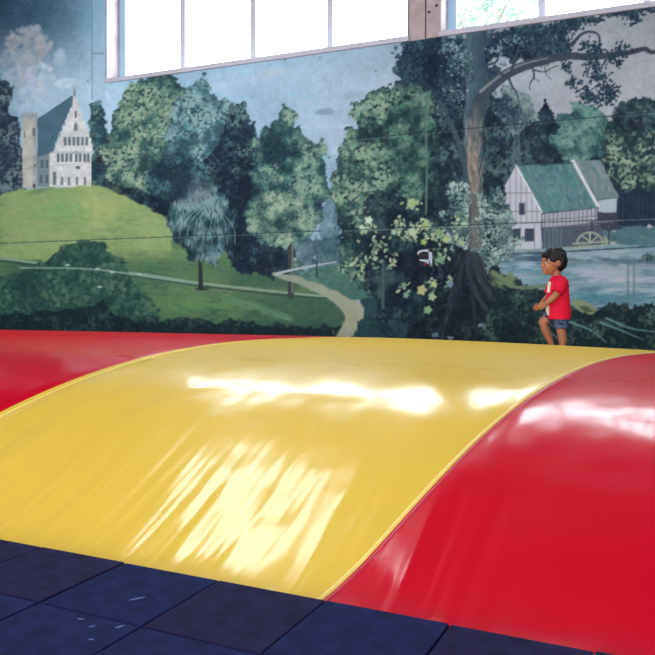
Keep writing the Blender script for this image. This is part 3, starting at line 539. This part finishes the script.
    def joint(z, f0):
        pts = [photo_px(u_, WALL_V, z) for u_ in np.linspace(-12.0, 1.2, 40)]
        for seg, al in ((lambda x: x < 330, f0), (lambda x: x >= 322, 1.0)):
            q = [p for p in pts if seg(p[0])]
            stroke([(p[0], p[1]) for p in q], .8, 1.0, (34, 48, 60), .6 * al, .3); stroke([(p[0], p[1] + 1.2) for p in q], .7, .7, (150, 168, 160), .25 * al, .3)
    joint(2.09, .8); joint(3.31, .12)
    for x, y in [(88, 81), (285, 60), (320, 58), (345, 130), (376, 71)]: dab(x, y, .8, .8, 0, (70, 86, 100), .8)
    return np.clip(img, 0, 255)
# ------------------------------------------------------------------ the hall
SILL, HEAD, CEIL = 4.6, 6.3, 6.9
W1, W2 = (-7.89, -2.98), (-2.54, 2.36)
UL, UR = -14.0, 5.0
bm = bmesh.new()
box(bm, UL, UR, WALL_V, WALL_V + .36, -.05, SILL - .07)
box(bm, UL, UR, WALL_V, WALL_V + .36, HEAD, CEIL)
for a, b in ((UL, W1[0]), (W2[1], UR)): box(bm, a, b, WALL_V, WALL_V + .36, SILL - .07, HEAD)
wall_b = build('wall_back', bm, M['wall']); tag(wall_b, kind='structure')
# bare concrete pier between the two windows: two slab edges with a filled joint, two bolts
pier = empty('trim_1', (-2.76, WALL_V, SILL)); tag(pier, kind='structure')
def rel(o, p):
    o.matrix_parent_inverse = Matrix.Translation(-p.location); return o
bm = bmesh.new(); box(bm, W1[1], -2.755, WALL_V + .02, WALL_V + .36, SILL - .07, HEAD); rel(build('slab_edge', bm, M['plaster'], pier), pier)
bm = bmesh.new(); box(bm, -2.725, W2[0], WALL_V - .02, WALL_V + .36, SILL - .07, HEAD); rel(build('slab_edge', bm, M['plaster'], pier), pier)
bm = bmesh.new(); box(bm, -2.755, -2.725, WALL_V + .05, WALL_V + .3, SILL - .07, HEAD); rel(build('joint_filler', bm, M['joint'], pier), pier)
for u_, z_ in ((-2.59, 4.93), (-2.69, 4.86)):
    bm = bmesh.new(); limb(bm, [(u_, WALL_V - .022, z_), (u_, WALL_V - .03, z_)], [.018, .016], 10, 2); rel(build('bolt', bm, M['bolt'], pier), pier)
# windows: four panes each, recessed behind the painted wall
def window(name, a, b):
    e = empty(name, ((a + b) / 2, WALL_V + .3, SILL)); tag(e, kind='structure')
    g0, g1 = WALL_V + .30, WALL_V + .36
    bm = bmesh.new()
    box(bm, a, a + .13, g0, g1, SILL - .07, HEAD); box(bm, b - .09, b, g0, g1, SILL - .07, HEAD)
    box(bm, a, b, g0, g1, SILL - .07, SILL + .06); box(bm, a, b, g0, g1, HEAD - .08, HEAD)
    rel(build('window_frame', bm, M['frame_blue'], e), e)
    for k in range(1, 4):
        x = a + (b - a) * k / 4
        bm = bmesh.new(); box(bm, x - .045, x + .045, g0 - .03, g1 + .01, SILL + .0, HEAD - .02); rel(build('mullion', bm, M['frame'], e), e)
    bm = bmesh.new(); box(bm, a + .05, b - .05, g0 + .028, g0 + .034, SILL + .02, HEAD - .03); rel(build('window_pane', bm, M['glass'], e), e)
    bm = bmesh.new(); box(bm, a - .02, b + .02, WALL_V - .035, g0 + .01, SILL - .075, SILL - .005); rel(build('window_sill', bm, M['frame'], e, bevel=.006), e)
    # reveals, lined with pale plaster
    bm = bmesh.new(); box(bm, a - .004, a + .008, WALL_V - .004, g0, SILL - .005, HEAD); rel(build('window_reveal', bm, M['plaster'], e), e)
    bm = bmesh.new(); box(bm, b - .008, b + .004, WALL_V - .004, g0, SILL - .005, HEAD); rel(build('window_reveal', bm, M['plaster'], e), e)
    return e
window('window_1', *W1); window('window_2', *W2)
bm = bmesh.new(); box(bm, UL, UR, -6, WALL_V + .4, -.35, -.05); tag(build('floor', bm, M['concrete']), kind='structure')
for nm, a, b in (('wall_left', UL - .2, UL), ('wall_right', UR, UR + .2)):
    bm = bmesh.new(); box(bm, a, b, -6, WALL_V + .36, -.05, CEIL); tag(build(nm, bm, M['wall']), kind='structure')
# ceiling: one roof light matching the pillow highlight, three more unseen, added for brightness
LIGHTS = [(-7.2, -4.6, 5.9, 7.5), (-7.2, -4.6, 2.2, 3.8), (-3.2, -.6, 2.2, 3.8), (.8, 3.4, 2.2, 3.8)]
us_ = sorted({UL, UR} | {l[0] for l in LIGHTS} | {l[1] for l in LIGHTS}); vs_ = [-6, 2.2, 3.8, 5.9, 7.5, WALL_V + .4]
bm = bmesh.new()
for a, b in zip(us_, us_[1:]):
    for c, d in zip(vs_, vs_[1:]):
        if not any(l[0] <= a and b <= l[1] and l[2] <= c and d <= l[3] for l in LIGHTS): box(bm, a, b, c, d, CEIL, CEIL + .25)
tag(build('ceiling', bm, M['ceil']), kind='structure')
for n_, (a, b, c, d) in enumerate(LIGHTS):
    e = empty('window_%d' % (n_ + 3), ((a + b) / 2, (c + d) / 2, CEIL)); tag(e, kind='structure')  # all but the first are unseen openings added to brighten pillow and tiles
    bm = bmesh.new(); box(bm, a, b, c, d, CEIL + .2, CEIL + .206); rel(build('window_pane', bm, M['glass'], e), e)
    bm = bmesh.new()
    for k in range(1, 4):
        x = a + (b - a) * k / 4; box(bm, x - .03, x + .03, c, d, CEIL + .16, CEIL + .24)
    rel(build('window_frame', bm, M['frame'], e), e)

# ------------------------------------------------------------------ the painted wall
def build_mural():
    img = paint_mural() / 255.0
    K = MURAL_GAIN
    lin = np.where(img <= .04045, img / 12.92, ((img + .055) / 1.055) ** 2.4) * K
    img = np.clip(lin, 0, 1)
    us = [-11.6]
    while us[-1] < 1.05:      # finer towards the near end
        d = WALL_V * CT - us[-1] * ST
        us.append(us[-1] + .0000152 * d * d * 10 / 1.0 * .95 if False else us[-1] + d * d / (763 * WALL_V) * .95)
    zs = np.arange(.35, 6.3, .0125)
    us = np.array(us); nu, nz = len(us), len(zs)
    U, Z = np.meshgrid(us, zs)
    X = U * CT + WALL_V * ST; D = WALL_V * CT - U * ST
    px = 327.5 + 763 * X / D; py = 300 - 763 * (Z - EYE) / D
    fx = np.clip((px - PX0) * PS, 0, img.shape[1] - 2.001); fy = np.clip((py - PY0) * PS, 0, img.shape[0] - 2.001)
    ix, iy = fx.astype(int), fy.astype(int); fx = (fx - ix)[..., None]; fy = (fy - iy)[..., None]
    C = (img[iy, ix] * (1 - fx) + img[iy, ix + 1] * fx) * (1 - fy) + (img[iy + 1, ix] * (1 - fx) + img[iy + 1, ix + 1] * fx) * fy
    V = np.full(U.shape, WALL_V - .004)
    V = np.where((U > -8.17) & (U < -7.86), WALL_V - .03, V)             # painted pilaster beside the window
    co = np.stack([U, V, Z], -1).reshape(-1, 3).astype(np.float32)
    zc = (Z[:-1, :-1] + Z[1:, 1:]) / 2; uc = (U[:-1, :-1] + U[1:, 1:]) / 2
    keep = (zc < SILL - .072) | (uc < W1[0])
    idx = np.arange(nu * nz).reshape(nz, nu)
    q = np.stack([idx[:-1, :-1], idx[:-1, 1:], idx[1:, 1:], idx[1:, :-1]], -1)[keep]
    me = bpy.data.meshes.new('mural')
    me.vertices.add(len(co)); me.vertices.foreach_set('co', co.ravel())
    me.loops.add(q.size); me.loops.foreach_set('vertex_index', q.ravel().astype(np.int32))
    me.polygons.add(len(q)); me.polygons.foreach_set('loop_start', np.arange(0, q.size, 4, dtype=np.int32)); me.polygons.foreach_set('loop_total', np.full(len(q), 4, np.int32))
    me.update(calc_edges=True); me.validate()
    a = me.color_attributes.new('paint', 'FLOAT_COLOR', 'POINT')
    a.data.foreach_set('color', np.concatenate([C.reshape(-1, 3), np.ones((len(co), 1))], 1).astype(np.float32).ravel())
    bm = bmesh.new(); bm.from_mesh(me)
    bmesh.ops.delete(bm, geom=[v for v in bm.verts if not v.link_faces], context='VERTS'); bm.to_mesh(me); bm.free()
    m = bpy.data.materials.new('mural_paint'); m.use_nodes = True; t = m.node_tree; b = t.nodes['Principled BSDF']
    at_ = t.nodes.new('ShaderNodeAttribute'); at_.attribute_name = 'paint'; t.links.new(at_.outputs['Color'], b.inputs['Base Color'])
    b.inputs['Roughness'].default_value = .8; b.inputs['Specular IOR Level'].default_value = .15
    me.materials.append(m)
    return link(bpy.data.objects.new('mural', me))
MURAL_GAIN = 1.3
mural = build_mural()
tag(mural, 'painted landscape mural with hill, castle, big tree and water mill covering the wall', 'mural')

# small white box frame fixed to the painted wall among the leaves
wb = empty('wall_box', (-2.74, WALL_V - .004, 1.69)); tag(wb, 'small white box frame with dark opening fixed to the mural among painted ivy leaves', 'wall box')
bm = bmesh.new()
def slab(bm, pts, y0, y1):
    f = [bm.verts.new((x, y0, z)) for x, z in pts]; g = [bm.verts.new((x, y1, z)) for x, z in pts]; n = len(pts)
    bm.faces.new(f); bm.faces.new(g[::-1])
    for k in range(n): bm.faces.new((f[k], g[k], g[(k + 1) % n], f[(k + 1) % n]))
slab(bm, [(-.10, .055), (-.085, .085), (-.03, .10), (.10, .105), (.10, .068), (.045, .068), (-.03, .078), (-.075, .05), (-.09, .03)], -.05, 0)
slab(bm, [(.055, .105), (.10, .105), (.098, -.12), (.055, -.10)], -.05, 0)
slab(bm, [(-.075, -.025), (.06, -.03), (.098, -.12), (.07, -.115), (.035, -.07), (.0, -.055), (-.06, -.04)], -.05, 0)
build('frame', bm, M['white'], wb)
bm = bmesh.new(); box(bm, -.085, .06, -.015, 0, -.12, .07); build('back_panel', bm, M['black'], wb)
bm = bmesh.new(); ell(bm, (0, -.02, -.085), (.02, .015, .022)); build('knob', bm, M['pink'], wb, True)

# ------------------------------------------------------------------ jumping pillow
V1P, PN, PW = 9.3, 2.4, 1.5
ROT = -.04
def v_front(u): return 2.682 + ROT * (max(-4.5, min(u, 1.5)) + 1.65)
def crest(u):
    h_ = .815 - .016 * max(0, u + 2.3) ** 1.5
    for lim, s in ((2.3, 1), (-8.6, -1)):
        e = (u - lim) * s
        if e > 0: h_ *= math.sqrt(max(0, 1 - (e / 1.0) ** 2))
    return h_
def pillow_z(u, v):
    v0 = v_front(u); m_, w_ = (v0 + V1P) / 2, (V1P - v0) / 2
    q = max(0, 1 - abs((v - m_) / w_) ** PN)
    return -.05 + (crest(u) + .05) * q ** PW
S1 = [(-1.21, 2.62), (-1.19, 2.769), (-1.15, 2.965), (-1.091, 3.177), (-1.014, 3.475), (-.937, 3.738), (-.856, 3.945), (-.77, 4.122), (-.672, 4.405), (-.561, 4.662), (-.447, 4.96), (-.323, 5.313), (-.183, 5.715), (-.08, 6.0), (.3, 7), (1.1, 9.3)]
S2 = [(-4.4, 2.62), (-4.03, 3.825), (-3.9, 4.156), (-3.765, 4.531), (-3.574, 4.893), (-3.355, 5.29), (-3.12, 5.66), (-2.93, 5.95), (-2.28, 7), (-1.2, 9.3)]
def smooth_poly(S, deg=3):
    c = np.polyfit([p[1] for p in S], [p[0] for p in S], deg); return lambda v: float(np.polyval(c, v))
seam_r, seam_l = smooth_poly(S1), smooth_poly(S2)
pil = empty('jumping_pillow', (-2.5, 6, -.05)); tag(pil, 'glossy inflated jumping pillow with yellow middle and red side panels on the floor', 'jumping pillow')
def panel(name, fa, fb, nu, m_, label):
    NV = 110
    bm = bmesh.new(); rows = []
    for j in range(NV + 1):
        t = j / NV; t = t ** 1.25
        row = []
        for i in range(nu + 1):
            s_ = i / nu
            v = 2.6 + (V1P - 2.6) * t
            ua, ub = fa(v), fb(v); u = ua + (ub - ua) * s_
            v0 = v_front(u); v = v0 + (V1P - v0) * t
            z = pillow_z(u, v)
            dip = min(abs(u - seam_l(v)), abs(u - seam_r(v)))
            z -= .014 * math.exp(-(dip / .07) ** 2) * min(1, max(0, (z + .05) / .1))
            row.append(bm.verts.new((u, v, max(-.05, z))))
        rows.append(row)
    for a, b in zip(rows, rows[1:]):
        for k in range(nu): bm.faces.new((a[k], a[k + 1], b[k + 1], b[k]))
    o = build(name, bm, m_, pil, True); o['label'] = label
    return rel(o, pil)
panel('panel', lambda v: -9.58, seam_l, 70, M['red'], 'red vinyl panel on the left of the yellow panel')
panel('panel', seam_l, seam_r, 60, M['yellow'], 'wide yellow vinyl panel in the middle')
panel('panel', seam_r, lambda v: 3.28, 60, M['red'], 'red vinyl panel at the right front')
def seam(f, w_, off, m_, lift, label):
    bm = bmesh.new(); rows = []
    for j in range(161):
        t = (j / 160) ** 1.25; v = 2.6 + (V1P - 2.6) * t; u = f(v); v0 = v_front(u); v = v0 + (V1P - v0) * t; u = f(v) + off
        row = []
        for k, hh in ((-1, -.004), (-.6, lift), (.6, lift), (1, -.004)):
            uu = u + k * w_ / 2; d_ = abs(uu - f(v)); z = pillow_z(uu, v); z -= .014 * math.exp(-(d_ / .07) ** 2) * min(1, max(0, (z + .05) / .1))
            row.append(bm.verts.new((uu, v, max(-.05, z) + hh)))
        rows.append(row)
    for a, b in zip(rows, rows[1:]):
        for k in range(3): bm.faces.new((a[k], a[k + 1], b[k + 1], b[k]))
    o = build('seam', bm, m_, pil, True); o['label'] = label; rel(o, pil)
seam(seam_l, .022, .0, M['seam'], .005, 'pale yellow welded seam strip')
seam(seam_r, .03, -.012, M['seam'], .006, 'pale yellow welded seam strip')
seam(seam_r, .024, .016, M['seam_red'], .004, 'dark pink welded seam strip')

# ------------------------------------------------------------------ rubber floor tiles along the pillow
TS = .485
tile_labels = {
    (0, -2): 'plum rubber floor tile at pillow edge, cut off by the left side',
    (0, -1): 'plum rubber floor tile at pillow edge, second from left',
    (0, 0): 'navy rubber floor tile with a pale scuff, third from the left along the pillow edge',
    (0, 1): 'plum rubber floor tile at pillow edge, fourth from left',
    (0, 2): 'dark rubber floor tile in front of the yellow and red seam of the pillow',
    (0, 3): 'dark rubber floor tile at the edge of the right red panel, rightmost visible',
    (1, -1): 'slate rubber floor tile in the bottom left corner of the photo',
    (1, 0): 'slate rubber floor tile with several tiny flecks, in second row',
    (1, 1): 'dark rubber floor tile in the second row, at the bottom beside the slate tile',
    (1, 2): 'dark rubber floor tile in the second row, nearest the camera below the pillow seam',
    (0, 4): 'dark rubber floor tile by the red panel, only its corner showing at bottom right',
}
for q_ in ((0, -3), (0, -4), (1, -2), (1, -3), (1, 3), (1, 4)): tile_labels[q_] = 'dark rubber floor tile continuing the mat beyond the edge of the photo'
ca, sa = math.cos(math.atan(ROT)), math.sin(math.atan(ROT))
rr = random.Random(3)
for (r_, k), lab in tile_labels.items():
    u0 = -2.12 + TS * k + 1.65; v0 = -TS * (r_ + 1)
    x = -1.65 + u0 * ca - v0 * sa; y = 2.682 + u0 * sa + v0 * ca
    bm = bmesh.new(); g = .0035; box(bm, g, TS - g, g, TS - g * (0 if r_ == 0 else 1), -.05, 0)
    mt = tile_mats[{(0, 0): 1, (0, 2): 1}.get((r_, k), 2 if r_ == 1 else 0)]
    t = build('rubber_tile', bm, mt, None, bevel=.004)
    t.location = (x, y, rr.uniform(-.003, .001)); t.rotation_euler = (rr.uniform(-.003, .003), rr.uniform(-.003, .003), math.atan(ROT))
    tag(t, lab, 'floor tile', 'rubber tiles along the jumping pillow')
    marks = {(0, 0): [(.31, .19, .035, .008, 1.0)], (1, 0): [(.33, .41, .012, .006, .9), (.42, .45, .018, .007, 1.2), (.25, .44, .014, .006, .2), (.40, .33, .01, .006, .2)]}.get((r_, k), [])
    for mx, my, a, b, rot in marks:
        bm = bmesh.new(); ell(bm, (mx, my, .0003), (a, b, .0008), (rot, 'Z'), 10, 6); o = build('scuff_mark', bm, M['scuff'], t, True); o['label'] = 'pale blue scuff'

# ------------------------------------------------------------------ the boy walking on the pillow
BU, BV = -.849, 7.42
BZ = pillow_z(BU, BV) + .004
bm = bmesh.new()
# head
ell(bm, (-.035, 0, .885), (.104, .087, .105)); ell(bm, (-.062, 0, .815), (.066, .062, .066)); ell(bm, (-.085, 0, .80), (.045, .046, .05))
ell(bm, (-.132, 0, .832), (.02, .015, .016)); limb(bm, [(-.128, 0, .872), (-.142, 0, .836)], [.009, .012], 10)
for s in (-1, 1):
    ell(bm, (-.012, s * .088, .852), (.022, .010, .03)); ell(bm, (-.092, s * .042, .822), (.03, .026, .028)); ell(bm, (-.118, s * .03, .89), (.022, .026, .012))
ell(bm, (-.124, 0, .797), (.014, .022, .010)); ell(bm, (-.11, 0, .772), (.022, .024, .018))
# neck, trunk
limb(bm, [(-.02, 0, .80), (.008, 0, .70)], [.043, .048])
loft(bm, [(.36, .018, 0, .075, .085), (.43, .022, 0, .088, .10), (.52, .012, 0, .088, .098), (.60, .012, 0, .082, .10), (.67, .014, 0, .07, .10), (.70, .012, 0, .05, .07)])
# legs: near leg standing, far leg lifted
limb(bm, [(.02, -.052, .42), (.022, -.056, .32), (.018, -.06, .235), (.035, -.06, .15), (.034, -.058, .06)], [.064, .054, .042, .041, .027])
limb(bm, [(.04, -.058, .032), (-.01, -.061, .024), (-.065, -.064, .018)], [.028, .027, .02], squash=((0, 0, 1), .8))
limb(bm, [(.015, .05, .41), (-.055, .052, .355), (-.118, .052, .30), (-.085, .055, .22), (-.035, .06, .10)], [.064, .056, .044, .04, .027])
limb(bm, [(-.03, .06, .075), (-.07, .062, .045), (-.115, .064, .018)], [.027, .026, .02], squash=((0, 0, 1), .85))
for s, y0, fx, fz, px_, pz_ in ((0, -.064, -.066, .016, -1, 0), (1, .064, -.118, .014, -1, -.25)):
    for k in range(5):
        yy = y0 + (k - 2) * .0095 * (1 if s else 1); r_ = .0085 if k != (3 if s == 0 else 1) else .008
        limb(bm, [(fx + .01, yy, fz), (fx - .018 + abs(k - 2) * .003, yy, fz - .004)], [r_, r_ * .85], 8, 2)
# arms with hands
def arm(sgn, sh, el_, wr, hand_dir, down):
    limb(bm, [sh, (Vector(sh) + Vector(el_)) / 2, el_], [.042, .036, .031]); limb(bm, [el_, (Vector(el_) * .6 + Vector(wr) * .4), wr], [.031, .03, .0205])
    d = Vector(hand_dir).normalized(); n_ = Vector((0, -sgn, 0)); n_ = (n_ - d * n_.dot(d)).normalized(); b_ = d.cross(n_).normalized()   # n_: back of the hand looks outwards
    if b_.z < 0: b_ = -b_                                            # b_ points to the thumb side (up)
    wv = Vector(wr)
    for k in range(4):                                              # palm: four bones
        o_ = b_ * (.0165 - .011 * k); limb(bm, [wv + o_ * .5, wv + d * .048 + o_], [.014, .0115], 10, 3)
        base = wv + d * .047 + o_; ln = (.034, .039, .036, .028)[k]; cur = -n_ * sgn * 1
        inn = Vector((0, -sgn, 0)) * -1 * -1
        inward = Vector((0, -1 if sgn > 0 else 1, 0))
        p1 = base + d * ln * .5; p2 = p1 + (d * .75 + inward * .55).normalized() * ln * .34; p3 = p2 + (d * .3 + inward * .9).normalized() * ln * .28
        limb(bm, [base, p1, p2, p3], [.0082, .0076, .0072, .0062], 8, 3)
    tb = wv + d * .012 + b_ * .014; inward = Vector((0, -1 if sgn > 0 else 1, 0))
    limb(bm, [tb, tb + (d * .5 + b_ * .8).normalized() * .022, tb + (d * .5 + b_ * .8).normalized() * .022 + (d * .9 + inward * .4).normalized() * .022], [.0105, .009, .0075], 8, 3)
arm(-1, (.012, -.095, .675), (-.058, -.142, .552), (-.134, -.118, .478), (-.8, .25, -.55), 0)
arm(1, (.012, .095, .675), (-.035, .145, .545), (-.125, .125, .46), (-.8, -.3, -.45), 0)
boy = build('person', voxel(bm, .0042, 2, .4), M['skin'], None, True)
boy.location = (BU, BV, BZ); boy.rotation_euler = (0, 0, TH)
tag(boy, 'young child in red t-shirt and navy shorts walking left on the jumping pillow', 'person')
# hair
bm = bmesh.new()
ell(bm, (-.022, 0, .912), (.107, .098, .09)); ell(bm, (.012, 0, .872), (.084, .09, .088)); ell(bm, (.022, 0, .825), (.05, .066, .05))
ell(bm, (-.104, 0, .932), (.036, .07, .036)); 
for s in (-1, 1): ell(bm, (-.045, s * .072, .905), (.05, .024, .05)); ell(bm, (.02, s * .076, .85), (.032, .02, .04))
rr = random.Random(5)
for k in range(90):     # locks
    a = rr.uniform(-2.6, 2.6); z = rr.uniform(.82, .99)
    if abs(a) > 1.9 and z < .905: continue      # keep the face free
    R_ = math.sqrt(max(.02, 1 - ((z - .9) / .105) ** 2))
    p = Vector((-.02 + math.cos(a) * .106 * R_ , math.sin(a) * .096 * R_, z)); q = p + Vector((math.cos(a) * .004, math.sin(a) * .004, -.035))
    if abs(a) > 1.25 and q.z < .87: continue
    limb(bm, [p * .97 + Vector((0, 0, .04)), p * .99 + Vector((0, 0, .005)), q], [.012, .015, .008], 8, 2)
for k in range(9):      # fringe
    y = (k - 4) * .016; limb(bm, [(-.105, y, .955), (-.128 + abs(k - 4) * .004, y * 1.02, .925), (-.134 + abs(k - 4) * .005, y, .902)], [.013, .012, .006], 8, 2)
build('hair', voxel(bm, .005, 1, .4), M['hair'], boy, True)
# face
for s in (-1, 1):
    bm = bmesh.new(); ell(bm, (-.117, s * .034, .858), (.011, .014, .010)); e_ = build('eye', bm, M['eyewhite'], boy, True)
    bm = bmesh.new(); ell(bm, (-.1245, s * .036, .858), (.0055, .0075, .0078)); build('iris', bm, M['eye'], e_, True)
    bm = bmesh.new(); limb(bm, [(-.124, s * .018, .882), (-.125, s * .034, .886), (-.113, s * .052, .881)], [.004, .0045, .003], 8, 2); build('eyebrow', bm, M['brow'], boy, True)
bm = bmesh.new(); ell(bm, (-.1335, 0, .799), (.007, .019, .0045)); ell(bm, (-.132, 0, .7925), (.007, .016, .0045)); build('lips', bm, M['lip'], boy, True)
# t-shirt
def shirt_mat():
    m = mat('red_jersey', (236, 22, 62), .8, .2, .1, 10, .3, 200); t = m.node_tree; b = t.nodes['Principled BSDF']
    src = b.inputs['Base Color'].links[0].from_socket
    co = t.nodes.new('ShaderNodeTexCoord'); sp = t.nodes.new('ShaderNodeSeparateXYZ'); t.links.new(co.outputs['Object'], sp.inputs[0])
    def cmp(sock, op, val):
        n = t.nodes.new('ShaderNodeMath'); n.operation = op; n.inputs[1].default_value = val; t.links.new(sock, n.inputs[0]); return n.outputs[0]
    def mul(a, b_, op='MULTIPLY'):
        n = t.nodes.new('ShaderNodeMath'); n.operation = op; t.links.new(a, n.inputs[0]); t.links.new(b_, n.inputs[1]); return n.outputs[0]
    yb = mul(cmp(sp.outputs['Y'], 'GREATER_THAN', -.05), cmp(sp.outputs['Y'], 'LESS_THAN', .05)); f = mul(cmp(sp.outputs['X'], 'LESS_THAN', -.07), yb)
    z1 = mul(cmp(sp.outputs['Z'], 'GREATER_THAN', .585), cmp(sp.outputs['Z'], 'LESS_THAN', .685)); z2 = mul(cmp(sp.outputs['Z'], 'GREATER_THAN', .37), cmp(sp.outputs['Z'], 'LESS_THAN', .46))
    f = mul(f, mul(z1, z2, 'ADD')); mx = t.nodes.new('ShaderNodeMixRGB'); mx.inputs['Color2'].default_value = (*s2l((238, 226, 206)), 1)
    t.links.new(f, mx.inputs['Fac']); t.links.new(src, mx.inputs['Color1']); t.links.new(mx.outputs[0], b.inputs['Base Color']); return m
bm = bmesh.new()
loft(bm, [(.335, .014, 0, .108, .132), (.40, .017, 0, .112, .132), (.50, .012, 0, .104, .122), (.60, .010, 0, .098, .12), (.655, .012, 0, .094, .124), (.695, .013, 0, .084, .12), (.722, .010, 0, .064, .085), (.742, .006, 0, .05, .054)], 36)
limb(bm, [(.014, -.075, .68), (-.012, -.118, .635), (-.045, -.142, .578)], [.062, .06, .058], 18, 3, True); limb(bm, [(.014, .075, .68), (-.005, .118, .635), (-.028, .143, .572)], [.062, .06, .058], 18, 3, True)
sh = voxel(bm, .006, 3, .5)
for v in sh.verts:      # soft folds
    if v.co.z < .66:
        f = noise.noise(Vector((v.co.x * 6 + 3, v.co.y * 14, v.co.z * 5))) * .012 * min(1, (.66 - v.co.z) * 5)
        d = Vector((v.co.x - .012, v.co.y, 0)); v.co += d.normalized() * f if d.length > .02 else Vector()
build('t_shirt', sh, shirt_mat(), boy, True)
# shorts
bm = bmesh.new()
loft(bm, [(.32, .018, 0, .086, .100), (.36, .02, 0, .09, .102), (.42, .02, 0, .086, .098)])
limb(bm, [(.02, -.048, .36), (.02, -.056, .32), (.018, -.062, .245)], [.066, .068, .066], 20, 3, True); limb(bm, [(.0, .048, .385), (-.04, .052, .365), (-.085, .053, .33)], [.064, .065, .063], 20, 3, True)
build('shorts', voxel(bm, .006, 2, .5), mat('navy_print_cotton', (26, 34, 62), .8, .2, vscale=38, rgb2=(92, 106, 136)), boy, True)

# ------------------------------------------------------------------ tree outside, seen through the right hand window
tr = empty('tree', (-4.4, 21, -.05)); tag(tr, 'pale leafy tree outdoors behind the glass of the right window', 'tree')
rr = random.Random(11)
bm = bmesh.new(); limb(bm, [(0, 0, 0), (.1, 0, 3), (-.05, .1, 6), (.2, .1, 8.6)], [.22, .18, .13, .05], 10)
for k in range(7):
    a = k * .9; limb(bm, [(0, 0, 4.6 + k * .5), (math.cos(a) * 1.1, math.sin(a) * .9, 5.8 + k * .5), (math.cos(a) * 1.9, math.sin(a) * 1.5, 6.6 + k * .45)], [.08, .05, .02], 7, 2)
build('trunk', bm, M['bark'], tr, True)
vs, fs = [], []
for k in range(5200):
    a, b_, r_ = rr.uniform(0, 6.283), math.acos(rr.uniform(-1, 1)), rr.uniform(.3, 1) ** .5
    c = Vector((math.cos(a) * math.sin(b_) * 2.6 * r_, math.sin(a) * math.sin(b_) * 2.2 * r_, 7.4 + math.cos(b_) * 2.3 * r_))
    if noise.noise(c * .9) < -.12: continue
    u_ = Vector((rr.gauss(0, 1), rr.gauss(0, 1), rr.gauss(0, 1))).normalized(); w_ = u_.orthogonal().normalized(); s = rr.uniform(.09, .16)
    i = len(vs); vs += [c - u_ * s, c + w_ * s * .5, c + u_ * s, c - w_ * s * .5]; fs.append((i, i + 1, i + 2, i + 3))
me = bpy.data.meshes.new('foliage'); me.from_pydata(vs, [], fs); me.materials.append(M['leaf']); link(bpy.data.objects.new('foliage', me), tr)
